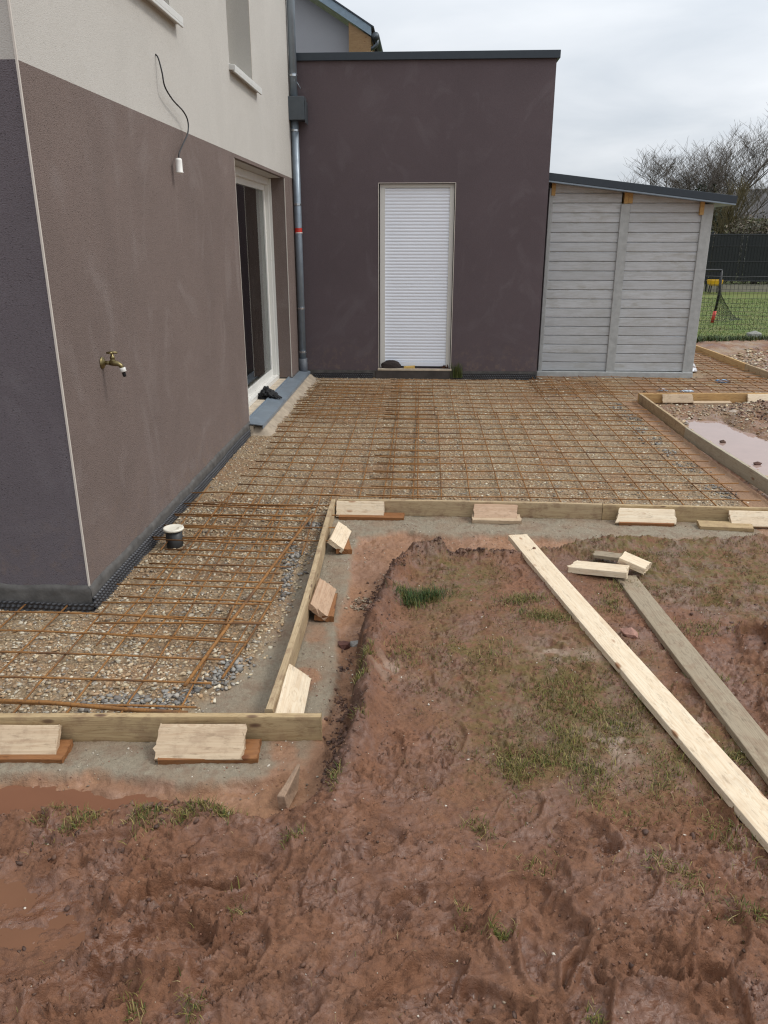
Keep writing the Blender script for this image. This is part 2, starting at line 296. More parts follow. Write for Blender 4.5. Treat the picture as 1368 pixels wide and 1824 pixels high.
def gheight(X, Y, d=None, fine=True):
    if d is None: d = masks(X, Y)
    near = 1 - sst(9, 14, np.hypot(X, Y))
    # mud surface
    mud = .045 + .022*fbm(X*1.3, Y*1.3, 4, 1) + .008*fbm(X*6, Y*6, 4, 5)
    if fine:
        rz = rough_zone(X, Y); wx = X+.03*fbm(X*14, Y*14, 2, 60); wy = Y+.03*fbm(X*14, Y*14, 2, 63)
        c1 = fbm(wx*11, wy*19, 4, 10, .6); c2 = fbm(wx*34, wy*48, 4, 15, .65)
        rdg = 1 - np.abs(fbm(wx*9, wy*15, 3, 20))*3
        mud = mud + (.007*np.tanh(c1*5) + .008*np.clip(rdg, 0, 1))*rz + (.0035+.007*rz)*c2 + .0018*fbm(X*120, Y*120, 3, 25, .6)
        t1 = fbm(wx*7+9, wy*12, 4, 310, .6); t2 = fbm(wx*20, wy*30, 4, 316, .6)
        t3 = fbm(wx*38+3, wy*52, 3, 340, .6)
        pt_ = sst(.40, .62, vnoise(wx*4.3+.7, wy*6.5+.2, 350)); fg = sst(2.0, 1.6, Y)*.42*pt_; rz = rz*(.25+.75*pt_)
        c3 = fbm(X*3+Y*1.5, Y*10-X*3, 3, 352); mud = mud + .008*np.tanh(c3*6)*sst(2.3, 1.7, Y)
        mud = mud + .006*np.tanh(t1*12)*(.12+.3*fg+.9*rz) + .0050*np.tanh(t2*14)*(.15+.5*fg+.9*rz) + .0028*np.tanh(t3*18)*(.45+1.2*fg+.9*rz)
        for sd_, sx_, sy_, am_ in ((360, 5, 13, .016), (364, 8, 17, .012), (368, 14, 24, .008)):
            ri = fbm(wx*sx_, wy*sy_, 3, sd_, .55); ar = np.clip(1-np.abs(ri)/.07, 0, 1)**1.5; on = sst(.58, .74, vnoise(X*3.1+sd_, Y*5.3, 372)+.25*rz+.15*fg)
            mud = mud + am_*on*(ar*(.4+.8*vnoise(X*40, Y*40, 373)) - .7*np.clip(1-np.abs(ri-.10)/.06, 0, 1))
        cr_ = np.clip(.10-np.abs(fbm(wx*10, wy*16, 4, 322, .6)), 0, .1)/.1; mud = mud - .016*cr_**2*sst(.45, .7, vnoise(X*4, Y*4, 327)+.5*rz)
        mud = mud + .005*sst(.1, .22, c1)*sst(.35, .5, vnoise(X*3, Y*3, 33))
        for px, py, an, ln, wd, dp, tr in PRINTS:
            ux = (X-px)*math.cos(an)+(Y-py)*math.sin(an); uy = -(X-px)*math.sin(an)+(Y-py)*math.cos(an)
            ux = ux + .010*fbm(X*18, Y*18, 2, 70); uy = uy + .010*fbm(X*18+5, Y*18, 2, 72)
            wloc = wd*(.5+.07*np.sin(ux/ln*6.5)); q = np.sqrt((ux/(ln*.5))**2 + (uy/wloc)**2)
            dp = dp*1.0; ins = 1-sst(.88, 1.0, q)
            rim = np.exp(-((q-1.10)/.075)**2)*(.35+.9*vnoise(ux*16+px*50, uy*16+9, 35))
            if tr: pat = (.5+.5*np.tanh(4*np.sin(ux*260+6*np.sign(uy)*uy*60)))*.0045*(vnoise(X*11, Y*11, 37) > .32)
            else: pat = .006*fbm(X*30, Y*30, 3, 75)
            mud = mud + ins*(-dp+pat) + rim*np.maximum(dp, .012)*1.0
        # dog's paw mark
        for ox, oy, rr in ((0,0,.024), (-.03,.028,.012), (-.008,.042,.012), (.018,.04,.012), (.038,.022,.012)):
            mud -= .022*np.exp(-(((X-.105-ox)**2+(Y-1.50-oy)**2)/rr**2)**2)
        # curled lips of mud
        for pts, rr, hh in ((((.215,1.60),(.185,1.53),(.195,1.46),(.225,1.41)), .012, .024), (((.36,1.52),(.42,1.49),(.50,1.515),(.57,1.50)), .012, .020), (((-.74,1.585),(-.62,1.545),(-.52,1.575),(-.46,1.60)), .02, .028), (((-.80,1.37),(-.70,1.345),(-.58,1.335)), .02, .022),
                             (((-.07,1.585),(.02,1.57),(.12,1.595)), .012, .014), (((-1.0,1.66),(-.85,1.61),(-.74,1.64)), .02, .022), (((.42,1.90),(.50,1.93),(.58,1.88),(.60,1.83)), .014, .018), (((.5,1.37),(.62,1.35),(.72,1.39)), .015, .02)):
            dd = np.full(X.shape, 9.)
            for (ax, ay), (bx, by) in zip(pts[:-1], pts[1:]):
                ex, ey = bx-ax, by-ay; tt = np.clip(((X-ax)*ex+(Y-ay)*ey)/(ex*ex+ey*ey), 0, 1)
                dd = np.minimum(dd, np.hypot(X-ax-tt*ex, Y-ay-tt*ey))
            mud = mud + 1.5*hh*np.exp(-((dd+.004*fbm(X*60, Y*60, 2, 80))/rr)**2)*(.5+.6*vnoise(X*30, Y*30, 39))
    edge = d['mud']
    lump = fbm(X*22, Y*22, 4, 50, .6)
    # raised crumbling edge along the trench
    lipn = .5+.9*vnoise(X*5, Y*5, 90)
    mud = mud + .060*(1-sst(2.25, 2.05, Y))*np.exp(-((edge+.05)/.05)**2)*lipn*sst(-.36, -.30, -np.abs(X+.2)) + .016*np.exp(-((edge+.05)/.06)**2) + .030*lump*np.exp(-((edge+.04)/.08)**2)
    tr = -.055 + .016*fbm(X*5, Y*5, 4, 52) + .012*fbm(X*28, Y*28, 4, 56, .6)
    tr = np.where(Y < 2.35, tr-.008*sst(2.25, 2.05, Y), tr)
    low = sst(-.22, -.42, X)*sst(1.35, 1.8, Y); mud = mud - .050*low
    z = tr + (mud-tr)*sst(.018, -.018, edge + .03*lump)
    conc = -.030 + .005*fbm(X*8, Y*8, 3, 58) + .004*fbm(X*60, Y*60, 4, 59, .65)
    kc = sst(.03, -.015, d['conc']+.012*lump); z = z*(1-kc) + conc*kc
    z = z + .016*np.exp(-((d['conc']+.02)/.03)**2)*np.clip(lump+.25, 0, 1)*sst(4.2, 4.4, Y)*sst(4.75, 4.6, Y)
    gr = -.004 + .010*fbm(X*2, Y*2, 3, 61) + .006*fbm(X*26, Y*26, 4, 64) + .004*fbm(X*70, Y*70, 2, 68)
    kg = sst(.0, -.03, d['grav'])*(1-sst(.02, -.02, d['conc'])); z = z*(1-kg)+gr*kg
    rt = -.035 + .03*fbm(X*2.2, Y*2.2, 4, 66) + .01*fbm(X*20, Y*20, 4, 69)
    m1 = np.exp(-(((X-3.75)/.55)**2+((Y-7.9)/.75)**2)); rt = rt + m1*(.12+.05*fbm(X*7, Y*7, 4, 71)+.03*fbm(X*25, Y*25, 3, 74))
    rt = rt - .05*sst(.06, -.10, d['pr'])
    kr = sst(.02, -.02, d['right']); z = z*(1-kr)+rt*kr
    fr = -.01 + .05*fbm(X*1.2, Y*1.2, 4, 76) + .03*np.abs(fbm(X*7, Y*7, 4, 78)) + .06*np.exp(-((Y-13.4)/.5)**2)
    kf = sst(.05, -.05, d['farr']); z = z*(1-kf)+fr*kf
    lw = sst(13.5, 14.3, Y + .3*(X-5)/9); z = z*(1-lw) + lw*(.03*fbm(X*.5, Y*.5, 3, 79))
    z = z - .022*sst(.04, -.02, d['pt'])
    kb = .85*sst(.07, -.03, d['pb']); z = z*(1-kb)+kb*(-.008+.016*fbm(X*18, Y*30, 4, 354, .6)+.008*fbm(X*5, Y*8, 2, 358)+.010*sst(.0, .08, d['pb']))
    # the far land: level, gently rolling
    far = sst(40, 90, np.hypot(X, Y)); z = z*(1-far) + far*(.4*fbm(X*.01, Y*.01, 2, 83))
    return z
def axis(segs):
    o = [segs[0][0]]
    for a, b, s0, s1 in segs:
        x = a
        while x < b - 1e-6:
            s = s0+(s1-s0)*(x-a)/(b-a); x = min(b, x+s); o.append(x)
    return np.array(o)
xs = axis([(-600,-60,60,60), (-60,-9,10,3), (-9,-2.2,.5,.05), (-2.2,-1.2,.02,.0065), (-1.2,1.3,.0055,.0055), (1.3,2.6,.007,.010), (2.6,5,.015,.03), (5,12,.06,.2), (12,60,.6,8), (60,600,60,60)])
ys = axis([(-300,-20,40,20), (-20,1.1,3,.1), (1.1,2.5,.0042,.0065), (2.5,5,.0065,.013), (5,10.2,.015,.03), (10.2,16,.04,.08), (16,40,.2,1), (40,900,5,90)])
X, Y = np.meshgrid(xs, ys, indexing='ij'); D = masks(X, Y); Z = gheight(X, Y, D)
print('ground verts', X.size)
conc = sst(.03, -.012, D['conc']+.012*fbm(X*30, Y*30, 3, 91)+.006)
conc *= np.where((Y < 2.5) & (X > -.5), sst(.36, .42, -X+.02*fbm(X*20, Y*20, 2, 92)), 1)
conc = np.clip(conc - .9*sst(.1, .4, fbm(X*6, Y*6, 4, 93))*sst(3.6, 3.0, Y)*sst(-.56, -.50, X), 0, 1)
conc *= np.where(X > 2.1, .15, 1)
grav = sst(.02, -.02, D['grav'])
mudm = sst(.03, -.02, D['mud']+.02*fbm(X*22, Y*22, 4, 50, .6))
clay = (1-mudm)*(1-sst(.05, 0, D['right']))*(1-sst(.05, 0, D['farr']))*(1-sst(13, 13.6, Y))*(1-grav)
clay = np.maximum(clay, .9*grav*sst(2.12, 2.20, X)*sst(4.9, 5.1, Y)*sst(8.8, 8.6, Y)); clay = np.maximum(clay, .55*grav*sst(8.3, 8.9, Y)*sst(.7, 1.4, X)*sst(.35, .6, vnoise(X*4, Y*4, 94)))
clay = np.maximum(clay, .6*grav*sst(3.8, 4.05, X))
lawn = sst(13.6, 14.1, Y + .3*(X-5)/9 + .25*fbm(X*2, Y*2, 3, 95)); lawn = np.where(np.hypot(X, Y) > 30, 1, lawn)
gdens = np.clip(.62+1.6*fbm(X*1.6+3, Y*1.6, 4, 96), 0, 1)*sst(1.75, 2.4, Y)*mudm
gdens = np.maximum(gdens*sst(-.15, .15, X), .9*mudm*np.exp(-((X-1.7)/.7)**2-((Y-3.95)/.35)**2))
pale = np.zeros_like(X)
for cx, cy, rr in ((.56,2.93,.10), (.68,2.89,.07), (.66,2.32,.12), (-.12,2.75,.08), ):
    pale = np.maximum(pale, np.exp(-((X-cx)**2+(Y-cy)**2)/rr**2)*sst(.3, .6, vnoise(X*30, Y*30, 97)))
wet = np.clip(sst(.10, -.03, D['pb'])+sst(.05, -.02, D['pt'])+sst(.15, -.05, D['pr'])+.8*rough_zone(X, Y)+.8*sst(1.9, 2.3, X)*sst(5, 4.5, Y)*0, 0, 1)
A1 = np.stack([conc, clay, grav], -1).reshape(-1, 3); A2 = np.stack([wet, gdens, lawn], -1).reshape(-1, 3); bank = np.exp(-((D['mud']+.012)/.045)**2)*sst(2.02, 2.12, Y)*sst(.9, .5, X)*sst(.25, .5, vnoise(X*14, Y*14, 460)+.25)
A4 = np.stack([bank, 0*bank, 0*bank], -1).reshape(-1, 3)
A3 = np.stack([pale, sst(.02, -.02, D['right']), sst(.02, -.02, D['farr'])], -1).reshape(-1, 3)
nx, ny = len(xs), len(ys); I = np.arange(nx*ny).reshape(nx, ny)
F = np.stack([I[:-1, :-1], I[1:, :-1], I[1:, 1:], I[:-1, 1:]], -1).reshape(-1, 4)

def ground_material():
    m, t, b = mat('ground_soil'); v = tcoord(t)
    def attr(n):
        a = nd(t, 'ShaderNodeAttribute', attribute_name=n); s = nd(t, 'ShaderNodeSeparateColor'); L_(t, a.outputs['Color'], s.inputs[0]); return s.outputs
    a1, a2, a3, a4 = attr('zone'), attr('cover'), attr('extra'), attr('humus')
    nf = noise(t, v, 60, 6, .65); nm = noise(t, v, 9, 5, .6); nl = noise(t, v, 1.7, 4, .6)
    mud = mixc(t, ramp(t, nm, [(.3, 0.), (.7, 1.)]), lin((104, 70, 50)), lin((134, 95, 70)))
    mud = mixc(t, ramp(t, nl, [(.35, 0.), (.7, .8)]), mud, lin((126, 84, 58)))
    mud = mixc(t, ramp(t, nf, [(.45, 0.), (.75, .6)]), mud, lin((66, 43, 32)))
    sp = ramp(t, voro(t, v, 130), [(.10, 1.), (.17, 0.)]); spm = ramp(t, noise(t, v, 33, 2), [(.60, 0.), (.66, 1.)])
    mud = mixc(t, math_(t, 'MULTIPLY', math_(t, 'MULTIPLY', sp, spm), .7), mud, lin((170, 150, 130)))
    moss = ramp(t, noise(t, v, 26, 5, .7), [(.38, 0.), (.56, 1.)])
    mud = mixc(t, math_(t, 'MULTIPLY', math_(t, 'MULTIPLY', a2['Green'], moss), .95), mud, lin((100, 86, 44)))
    wetp = ramp(t, noise(t, v, 6, 5, .65), [(.44, 0.), (.58, .5)]); mud = mixc(t, wetp, mud, tuple(x*.78 for x in lin((104, 70, 54))))
    crk = ramp(t, noise(t, v, 30, 5, .8, 1.0), [(.60, 0.), (.68, 1.)]); mud = mixc(t, math_(t, 'MULTIPLY', crk, ramp(t, noise(t, v, 12, 3), [(.5, 0.), (.6, .55)])), mud, lin((60, 38, 28)))
    drys = ramp(t, noise(t, v, 14, 6, .75), [(.56, 0.), (.68, .5)]); mud = mixc(t, drys, mud, lin((140, 104, 82)))
    clay = mixc(t, nm, lin((132, 96, 70)), lin((162, 122, 92)))
    clay = mixc(t, ramp(t, nf, [(.45, 0.), (.8, .7)]), clay, lin((104, 70, 52)))
    clay = mixc(t, ramp(t, nl, [(.5, 0.), (.65, .7)]), clay, lin((128, 96, 76)))
    con = mixc(t, nf, lin((112, 102, 86)), lin((160, 148, 128)))
    csp = ramp(t, voro(t, v, 190), [(.10, 1.), (.2, 0.)])
    con = mixc(t, math_(t, 'MULTIPLY', csp, ramp(t, noise(t, v, 60, 2), [(.45, 0.), (.6, .8)])), con, lin((92, 84, 76)))
    con = mixc(t, ramp(t, noise(t, v, 3.5, 5, .6), [(.46, 0.), (.62, .55)]), con, lin((136, 112, 90)))
    con = mixc(t, ramp(t, noise(t, v, 13, 5, .7), [(.5, 0.), (.6, .45)]), con, lin((120, 96, 78)))
    vg = voro(t, v, 70, 'F1', 'Color'); sg = nd(t, 'ShaderNodeSeparateColor'); L_(t, vg, sg.inputs[0])
    gr = ramp(t, sg.outputs['Red'], [(0, lin((142, 120, 92))), (.35, lin((176, 154, 124))), (.6, lin((156, 130, 100))), (.85, lin((190, 174, 150))), (1, lin((126, 112, 98)))])
    gr = mixc(t, ramp(t, nf, [(.3, 0.), (.7, .7)]), gr, lin((150, 126, 92)))
    gr = mixc(t, ramp(t, noise(t, v, 2.3, 5, .65), [(.46, 0.), (.64, .6)]), gr, lin((148, 106, 70)))
    gr = mixc(t, ramp(t, voro(t, v, 70), [(.3, 0.), (.6, .5)]), gr, lin((88, 72, 56)))
    ln = mixc(t, nm, lin((72, 92, 38)), lin((104, 120, 52))); ln = mixc(t, ramp(t, nl, [(.35, 0.), (.6, .85)]), ln, lin((112, 112, 60)))
    ln = mixc(t, ramp(t, nf, [(.4, 0.), (.7, .6)]), ln, lin((54, 66, 30)))
    c = mixc(t, a1['Green'], mud, clay); c = mixc(t, math_(t, 'MULTIPLY', a3['Green'], ramp(t, nm, [(.35, .75), (.6, .2)])), c, gr)
    c = mixc(t, math_(t, 'MULTIPLY', a3['Blue'], ramp(t, nl, [(.4, .0), (.6, .7)])), c, gr)
    gsel = math_(t, 'MULTIPLY', a1['Blue'], math_(t, 'SUBTRACT', 1.0, math_(t, 'MULTIPLY', a1['Green'], .8)))
    c = mixc(t, gsel, c, gr); c = mixc(t, a1['Red'], c, con); c = mixc(t, math_(t, 'MULTIPLY', a3['Red'], .4), c, lin((176, 158, 140))); c = mixc(t, a2['Blue'], c, ln)
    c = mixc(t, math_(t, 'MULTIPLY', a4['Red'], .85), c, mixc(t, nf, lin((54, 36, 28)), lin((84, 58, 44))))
    L_(t, c, b.inputs['Base Color'])
    # soaked mud is glossier
    soil = math_(t, 'SUBTRACT', 1.0, math_(t, 'MINIMUM', math_(t, 'ADD', math_(t, 'ADD', a1['Red'], a1['Blue']), a2['Blue']), 1.0))
    wv = math_(t, 'MULTIPLY', soil, math_(t, 'ADD', .5, math_(t, 'MULTIPLY', a2['Red'], .5)))
    wn = ramp(t, noise(t, v, 6, 5, .65), [(.44, 0.), (.58, 1.)])
    rr = math_(t, 'SUBTRACT', .86, math_(t, 'MULTIPLY', wv, math_(t, 'ADD', .10, math_(t, 'MULTIPLY', wn, .56))))
    L_(t, rr, b.inputs['Roughness']); b.inputs['Specular IOR Level'].default_value = .4
    dryk = math_(t, 'SUBTRACT', 1.0, math_(t, 'MULTIPLY', soil, math_(t, 'MULTIPLY', wn, .75)))
    n0 = bump(t, None, noise(t, v, 48, 4, .6), .7, .012); n1 = bump(t, None, math_(t, 'MULTIPLY', noise(t, v, 190, 5, .75), dryk), .8, .006, n0)
    L_(t, n1, b.inputs['Normal']); L_(t, n0, b.inputs['Coat Normal'])
    # a film of water lies on the soaked patches
    L_(t, math_(t, 'MULTIPLY', soil, math_(t, 'ADD', .03, math_(t, 'MULTIPLY', wn, .30))), b.inputs['Coat Weight']); b.inputs['Coat IOR'].default_value = 1.4
    L_(t, math_(t, 'SUBTRACT', .45, math_(t, 'MULTIPLY', wn, .25)), b.inputs['Coat Roughness'])
    return m
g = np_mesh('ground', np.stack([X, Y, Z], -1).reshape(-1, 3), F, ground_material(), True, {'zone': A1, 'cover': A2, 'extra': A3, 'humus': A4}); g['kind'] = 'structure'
def hz(x, y):
    return float(gheight(np.array([float(x)]), np.array([float(y)]))[0])

def water(name, poly, z, col, rough=.04):
    m, t, b = mat(name+'_water'); v = tcoord(t)
    L_(t, mixc(t, noise(t, v, 6, 3), lin(col), lin(tuple(c*.9 for c in col))), b.inputs['Base Color']); b.inputs['Roughness'].default_value = rough; b.inputs['IOR'].default_value = 1.33
    b.inputs['Specular IOR Level'].default_value = .5; bump(t, b, noise(t, v, 9 if rough < .04 else 26, 3), .04 if rough < .04 else .25, .004)
    q = MB(); q.add([(x, y, z) for x, y in poly], [tuple(range(len(poly)))][:1]); o = q.ob('puddle', m); 
    if o.data.polygons[0].normal.z < 0: o.data.flip_normals()
    o['kind'] = 'structure'; return o
water('puddle', [(x+(x-3.0)*.08, y+(y-6.9)*.05) for x, y in PUD_R], -.053, (164, 140, 130), .03)
water('puddle', PUD_BL, -.004, (118, 84, 64), .05)
water('puddle', [(-2.2, 2.16), (-1.2, 2.15), (-.75, 2.12), (-.62, 2.06), (-.66, 1.88), (-2.2, 1.88)], -.068, (122, 84, 64), .05)

# ================================================================ materials for built things
M_DARK = render_mat('dark_taupe_render', (115, 101, 95), .30, 1.0, .85)
M_DARKG = render_mat('dark_taupe_render_gable', (104, 97, 101), .2, 1.3, .9, seed=3)
M_ANNEX = render_mat('brown_smooth_render', (94, 83, 86), .16, .35, .15, seed=5)
M_LIGHT = render_mat('light_grey_render', (184, 180, 173), .12, .45, .45, seed=2)
M_BEAD = plain('corner_bead_pvc', (198, 190, 180), .6, var=.06)
M_SILL = plain('cast_sill', (196, 196, 192), .7, var=.06, bmp=.2)
M_PLINTH = plain('bitumen_plinth', (82, 79, 76), .8, var=.5, nscale=16, bmp=.6)
M_DIMPLE = plain('black_hdpe', (54, 54, 57), .38, var=.4, nscale=14)
M_PVC = plain('white_pvc', (214, 212, 206), .35, var=.02)
M_ZINC = plain('weathered_zinc', (132, 143, 153), .42, .35, var=.18, nscale=9)
M_ZINCD = plain('dark_zinc', (84, 90, 95), .45, .6, var=.2, nscale=12)
M_STEEL = plain('anthracite_steel', (44, 52, 60), .45, .1, var=.08)
M_CEM = plain('cement_slab', (186, 172, 152), .9, var=.35, nscale=9, bmp=.6)
M_CEMD = plain('damp_cement', (70, 64, 60), .85, var=.35, nscale=10, bmp=.5)
M_SHUT = plain('shutter_aluminium', (234, 238, 246), .35, var=.015, nscale=5)
M_BLACK = plain('black_void', (12, 12, 13), .9, var=.1)

# ================================================================ walls with openings
def wall_grid(mb, fn, u0, u1, v0, v1, holes, depth, flip=False):
    """fn(u, v, w) -> xyz; holes (u0,u1,v0,v1) cut out, with reveals going back by depth"""
    us = sorted({u0, u1, *[h[0] for h in holes], *[h[1] for h in holes]}); vs = sorted({v0, v1, *[h[2] for h in holes], *[h[3] for h in holes]})
    us = [u for u in us if u0 <= u <= u1]; vs = [v for v in vs if v0 <= v <= v1]
    def q(a, b, c, d): mb.add([a, b, c, d], [(0,1,2,3)] if not flip else [(3,2,1,0)])
    for i in range(len(us)-1):
        for j in range(len(vs)-1):
            cu, cv = (us[i]+us[i+1])/2, (vs[j]+vs[j+1])/2
            if any(h[0] < cu < h[1] and h[2] < cv < h[3] for h in holes): continue
            q(fn(us[i],vs[j],0), fn(us[i+1],vs[j],0), fn(us[i+1],vs[j+1],0), fn(us[i],vs[j+1],0))
    for h in holes:
        a0, a1, b0, b1 = max(h[0],u0), min(h[1],u1), max(h[2],v0), min(h[3],v1)
        if a0 >= a1 or b0 >= b1: continue
        q(fn(a0,b0,0), fn(a0,b1,0), fn(a0,b1,depth), fn(a0,b0,depth)); q(fn(a1,b0,0), fn(a1,b0,depth), fn(a1,b1,depth), fn(a1,b1,0))
        if h[3] <= v1: q(fn(a0,b1,0), fn(a1,b1,0), fn(a1,b1,depth), fn(a0,b1,depth))
        if h[2] >= v0: q(fn(a0,b0,0), fn(a0,b0,depth), fn(a1,b0,depth), fn(a1,b0,0))
def dimple(x0, y0, x1, y1, nrmx, nrmy, z0, z1, parent, name='dimpled_membrane'):
    ln = math.hypot(x1-x0, y1-y0); nu = int(ln/.005); nv = int((z1-z0)/.005); U, V = np.meshgrid(np.linspace(0, ln, nu), np.linspace(0, z1-z0, nv), indexing='ij')
    row = np.floor(V/.022); uu = (U/.027 + .5*(row % 2)) % 1 - .5; vv = (V/.022) % 1 - .5
    hgt = .012*sst(.44, .18, np.sqrt(uu**2+vv**2)) + .006 + .006*fbm(U*3, V*3, 3, 120)
    zz = z0+V + .012*fbm(U*2.5, U*0, 2, 121)
    P = np.stack([x0+(x1-x0)*U/ln+nrmx*hgt, y0+(y1-y0)*U/ln+nrmy*hgt, zz], -1).reshape(-1, 3)
    org = Vector((0,0,0)) if parent is None else Vector(parent.location)
    J = np.arange(nu*nv).reshape(nu, nv); FF = np.stack([J[:-1,:-1], J[1:,:-1], J[1:,1:], J[:-1,1:]], -1).reshape(-1, 4)
    o = np_mesh(name, P-np.array(org), FF, M_DIMPLE, True); o.parent = parent; return o

XH, YH, YA = -1.59, 3.33, 9.95
house = thing('house', (-3.5, 6.6, 0), 'house on the left, light grey upstairs, dark taupe below, with downpipe and patio door', 'house')
side = lambda u, v, d: (XH-d, u, v); gable = lambda u, v, d: (u, YH+d, v)
W1 = (4.3, 5.42, 3.0, 4.3); W2 = (6.93, 7.80, 3.0, 4.5); DOOR = (6.90, 9.27, .10, 2.315)
q = MB(); wall_grid(q, side, YH, YA, 2.345, 5.6, [W1, W2], .28); wall_grid(q, gable, -9, XH, 2.345, 5.6, [], 0)
q.ob('upper_wall', M_LIGHT, house)
q = MB(); wall_grid(q, side, YH, YA, .115, 2.315, [DOOR], .24); q.ob('lower_wall', M_DARK, house)
q = MB(); q.add([(XH,YH,2.315),(XH,YA,2.315),(XH,YA,2.345),(XH,YH,2.345)], [(0,1,2,3)]); q.ob('colour_band', M_DARK, house)
q = MB(); wall_grid(q, gable, -9, XH, .115, 2.345, [], 0); q.ob('gable_lower_wall', M_DARKG, house)
q = MB(); q.add([(XH+.001, DOOR[0], 2.316), (XH+.001, DOOR[1], 2.316), (XH-.24, DOOR[1], 2.310), (XH-.24, DOOR[0], 2.310)], [(0,1,2,3)]); q.ob('lintel_soffit', M_LIGHT, house)
q = MB(); q.box(-9, XH+.004, YH-.004, 6.895, -.15, .112); q.ob('plinth_core', M_PLINTH, house)
def coat_band(x0, y0, x1, y1, nx_, ny_, z0, z1, parent, seed):
    ln = math.hypot(x1-x0, y1-y0); nu = int(ln/.008); nv = 22; U, V = np.meshgrid(np.linspace(0, ln, nu), np.linspace(0, 1, nv), indexing='ij')
    top = z1 + .008*fbm(U*5, U*0, 4, seed) + .005*fbm(U*30, U*0, 3, seed+5); zz = z0+(top-z0)*V
    off = (.013 + .003*fbm(U*4, V*2, 4, seed+8) + .003*fbm(U*30, zz*30, 4, seed+12, .6))*(1-.9*sst(.93, 1.0, V))
    P_ = np.stack([x0+(x1-x0)*U/ln+nx_*off, y0+(y1-y0)*U/ln+ny_*off, zz], -1).reshape(-1, 3)-np.array(parent.location)
    J = np.arange(nu*nv).reshape(nu, nv); o_ = np_mesh('plinth', P_, np.stack([J[:-1,:-1], J[1:,:-1], J[1:,1:], J[:-1,1:]], -1).reshape(-1, 4), M_PLINTH, True); o_.parent = parent
coat_band(XH, YH-.012, XH, 6.895, 1, 0, -.1, .122, house, 400); coat_band(-3.5, YH, XH+.012, YH, 0, -1, -.1, .122, house, 430)
q = MB(); q.box(-4, XH+.010, 9.275, 9.9, -.15, .118); q.ob('plinth', M_PLINTH, house)
dimple(XH+.014, YH-.022, XH+.014, 6.80, 1, 0, -.06, .07, house)
dimple(-3.4, YH-.016, XH+.022, YH-.016, 0, -1, -.06, .045, house)
q = MB(); q.box(-9, XH-.02, YH+.02, 9.9, 5.55, 5.62); q.box(-9, -8.9, YH+.03, 12.9, 0, 5.5); q.box(-9, XH-.03, 9.88, 9.93, 0, 5.5)
q.box(-9, XH-.3, YH+.3, 9.8, 2.5, 2.6)
q.ob('roof', M_STEEL, house)
q = MB(); q.box(XH-.004, XH+.004, YH-.004, YH+.004, .12, 5.6); q.ob('corner_bead', M_BEAD, house)
q = MB(); q.box(XH-.004, XH+.004, DOOR[1]-.002, DOOR[1]+.007, .12, 2.31); q.ob('reveal_bead', M_BEAD, house)
q = MB(); q.box(XH-.004, XH+.003, DOOR[0]-.006, DOOR[0]+.001, .12, 2.31); q.ob('reveal_bead', M_BEAD, house)
q = MB(); q.box(XH-.003, XH+.003, W2[1]-.001, W2[1]+.006, 3.0, 4.5); q.ob('reveal_bead', M_BEAD, house)
for (a, b_) in ((W1[0]-.1, W1[1]+.10), (W2[0]-.02, W2[1]+.17)):
    q = MB(); q.add([(XH-.26,a,2.97),(XH+.05,a,2.945),(XH+.05,b_,2.945),(XH-.26,b_,2.97),(XH-.26,a,3.02),(XH+.05,a,2.985),(XH+.05,b_,2.985),(XH-.26,b_,3.02)],
                    [(0,1,2,3),(7,6,5,4),(0,4,5,1),(1,5,6,2),(2,6,7,3),(3,7,4,0)])
    q.box(XH+.036, XH+.05, a, b_, 2.93, 2.947)
    q.ob('window_sill', M_SILL, house, bevel=.004)
def glass_mat():
    m, t, b = mat('window_glass'); t.nodes.remove(b); o = t.nodes['Material Output']
    fr = nd(t, 'ShaderNodeFresnel', IOR=1.5); tr = nd(t, 'ShaderNodeBsdfTransparent'); tr.inputs[0].default_value = (.72, .76, .74, 1)
    gl = nd(t, 'ShaderNodeBsdfGlossy', Roughness=.01); gl.inputs[0].default_value = (1, 1, 1, 1); ms = nd(t, 'ShaderNodeMixShader')
    L_(t, fr.outputs[0], ms.inputs[0]); L_(t, tr.outputs[0], ms.inputs[1]); L_(t, gl.outputs[0], ms.inputs[2]); L_(t, ms.outputs[0], o.inputs[0]); return m
M_GLASS = glass_mat()
for W in (W1, W2):
    q = MB(); x0, x1 = XH-.27, XH-.21
    q.box(x0,x1,W[0],W[0]+.06,W[2]+.02,W[3]); q.box(x0,x1,W[1]-.06,W[1],W[2]+.02,W[3]); q.box(x0,x1,W[0]+.06,W[1]-.06,W[2]+.02,W[2]+.08); q.box(x0,x1,W[0]+.06,W[1]-.06,W[3]-.06,W[3])
    wn_ = q.ob('window', M_PVC, house); q = MB(); q.box(x0+.02, x0+.03, W[0]+.06, W[1]-.06, W[2]+.08, W[3]-.06); q.ob('pane', M_GLASS, wn_)
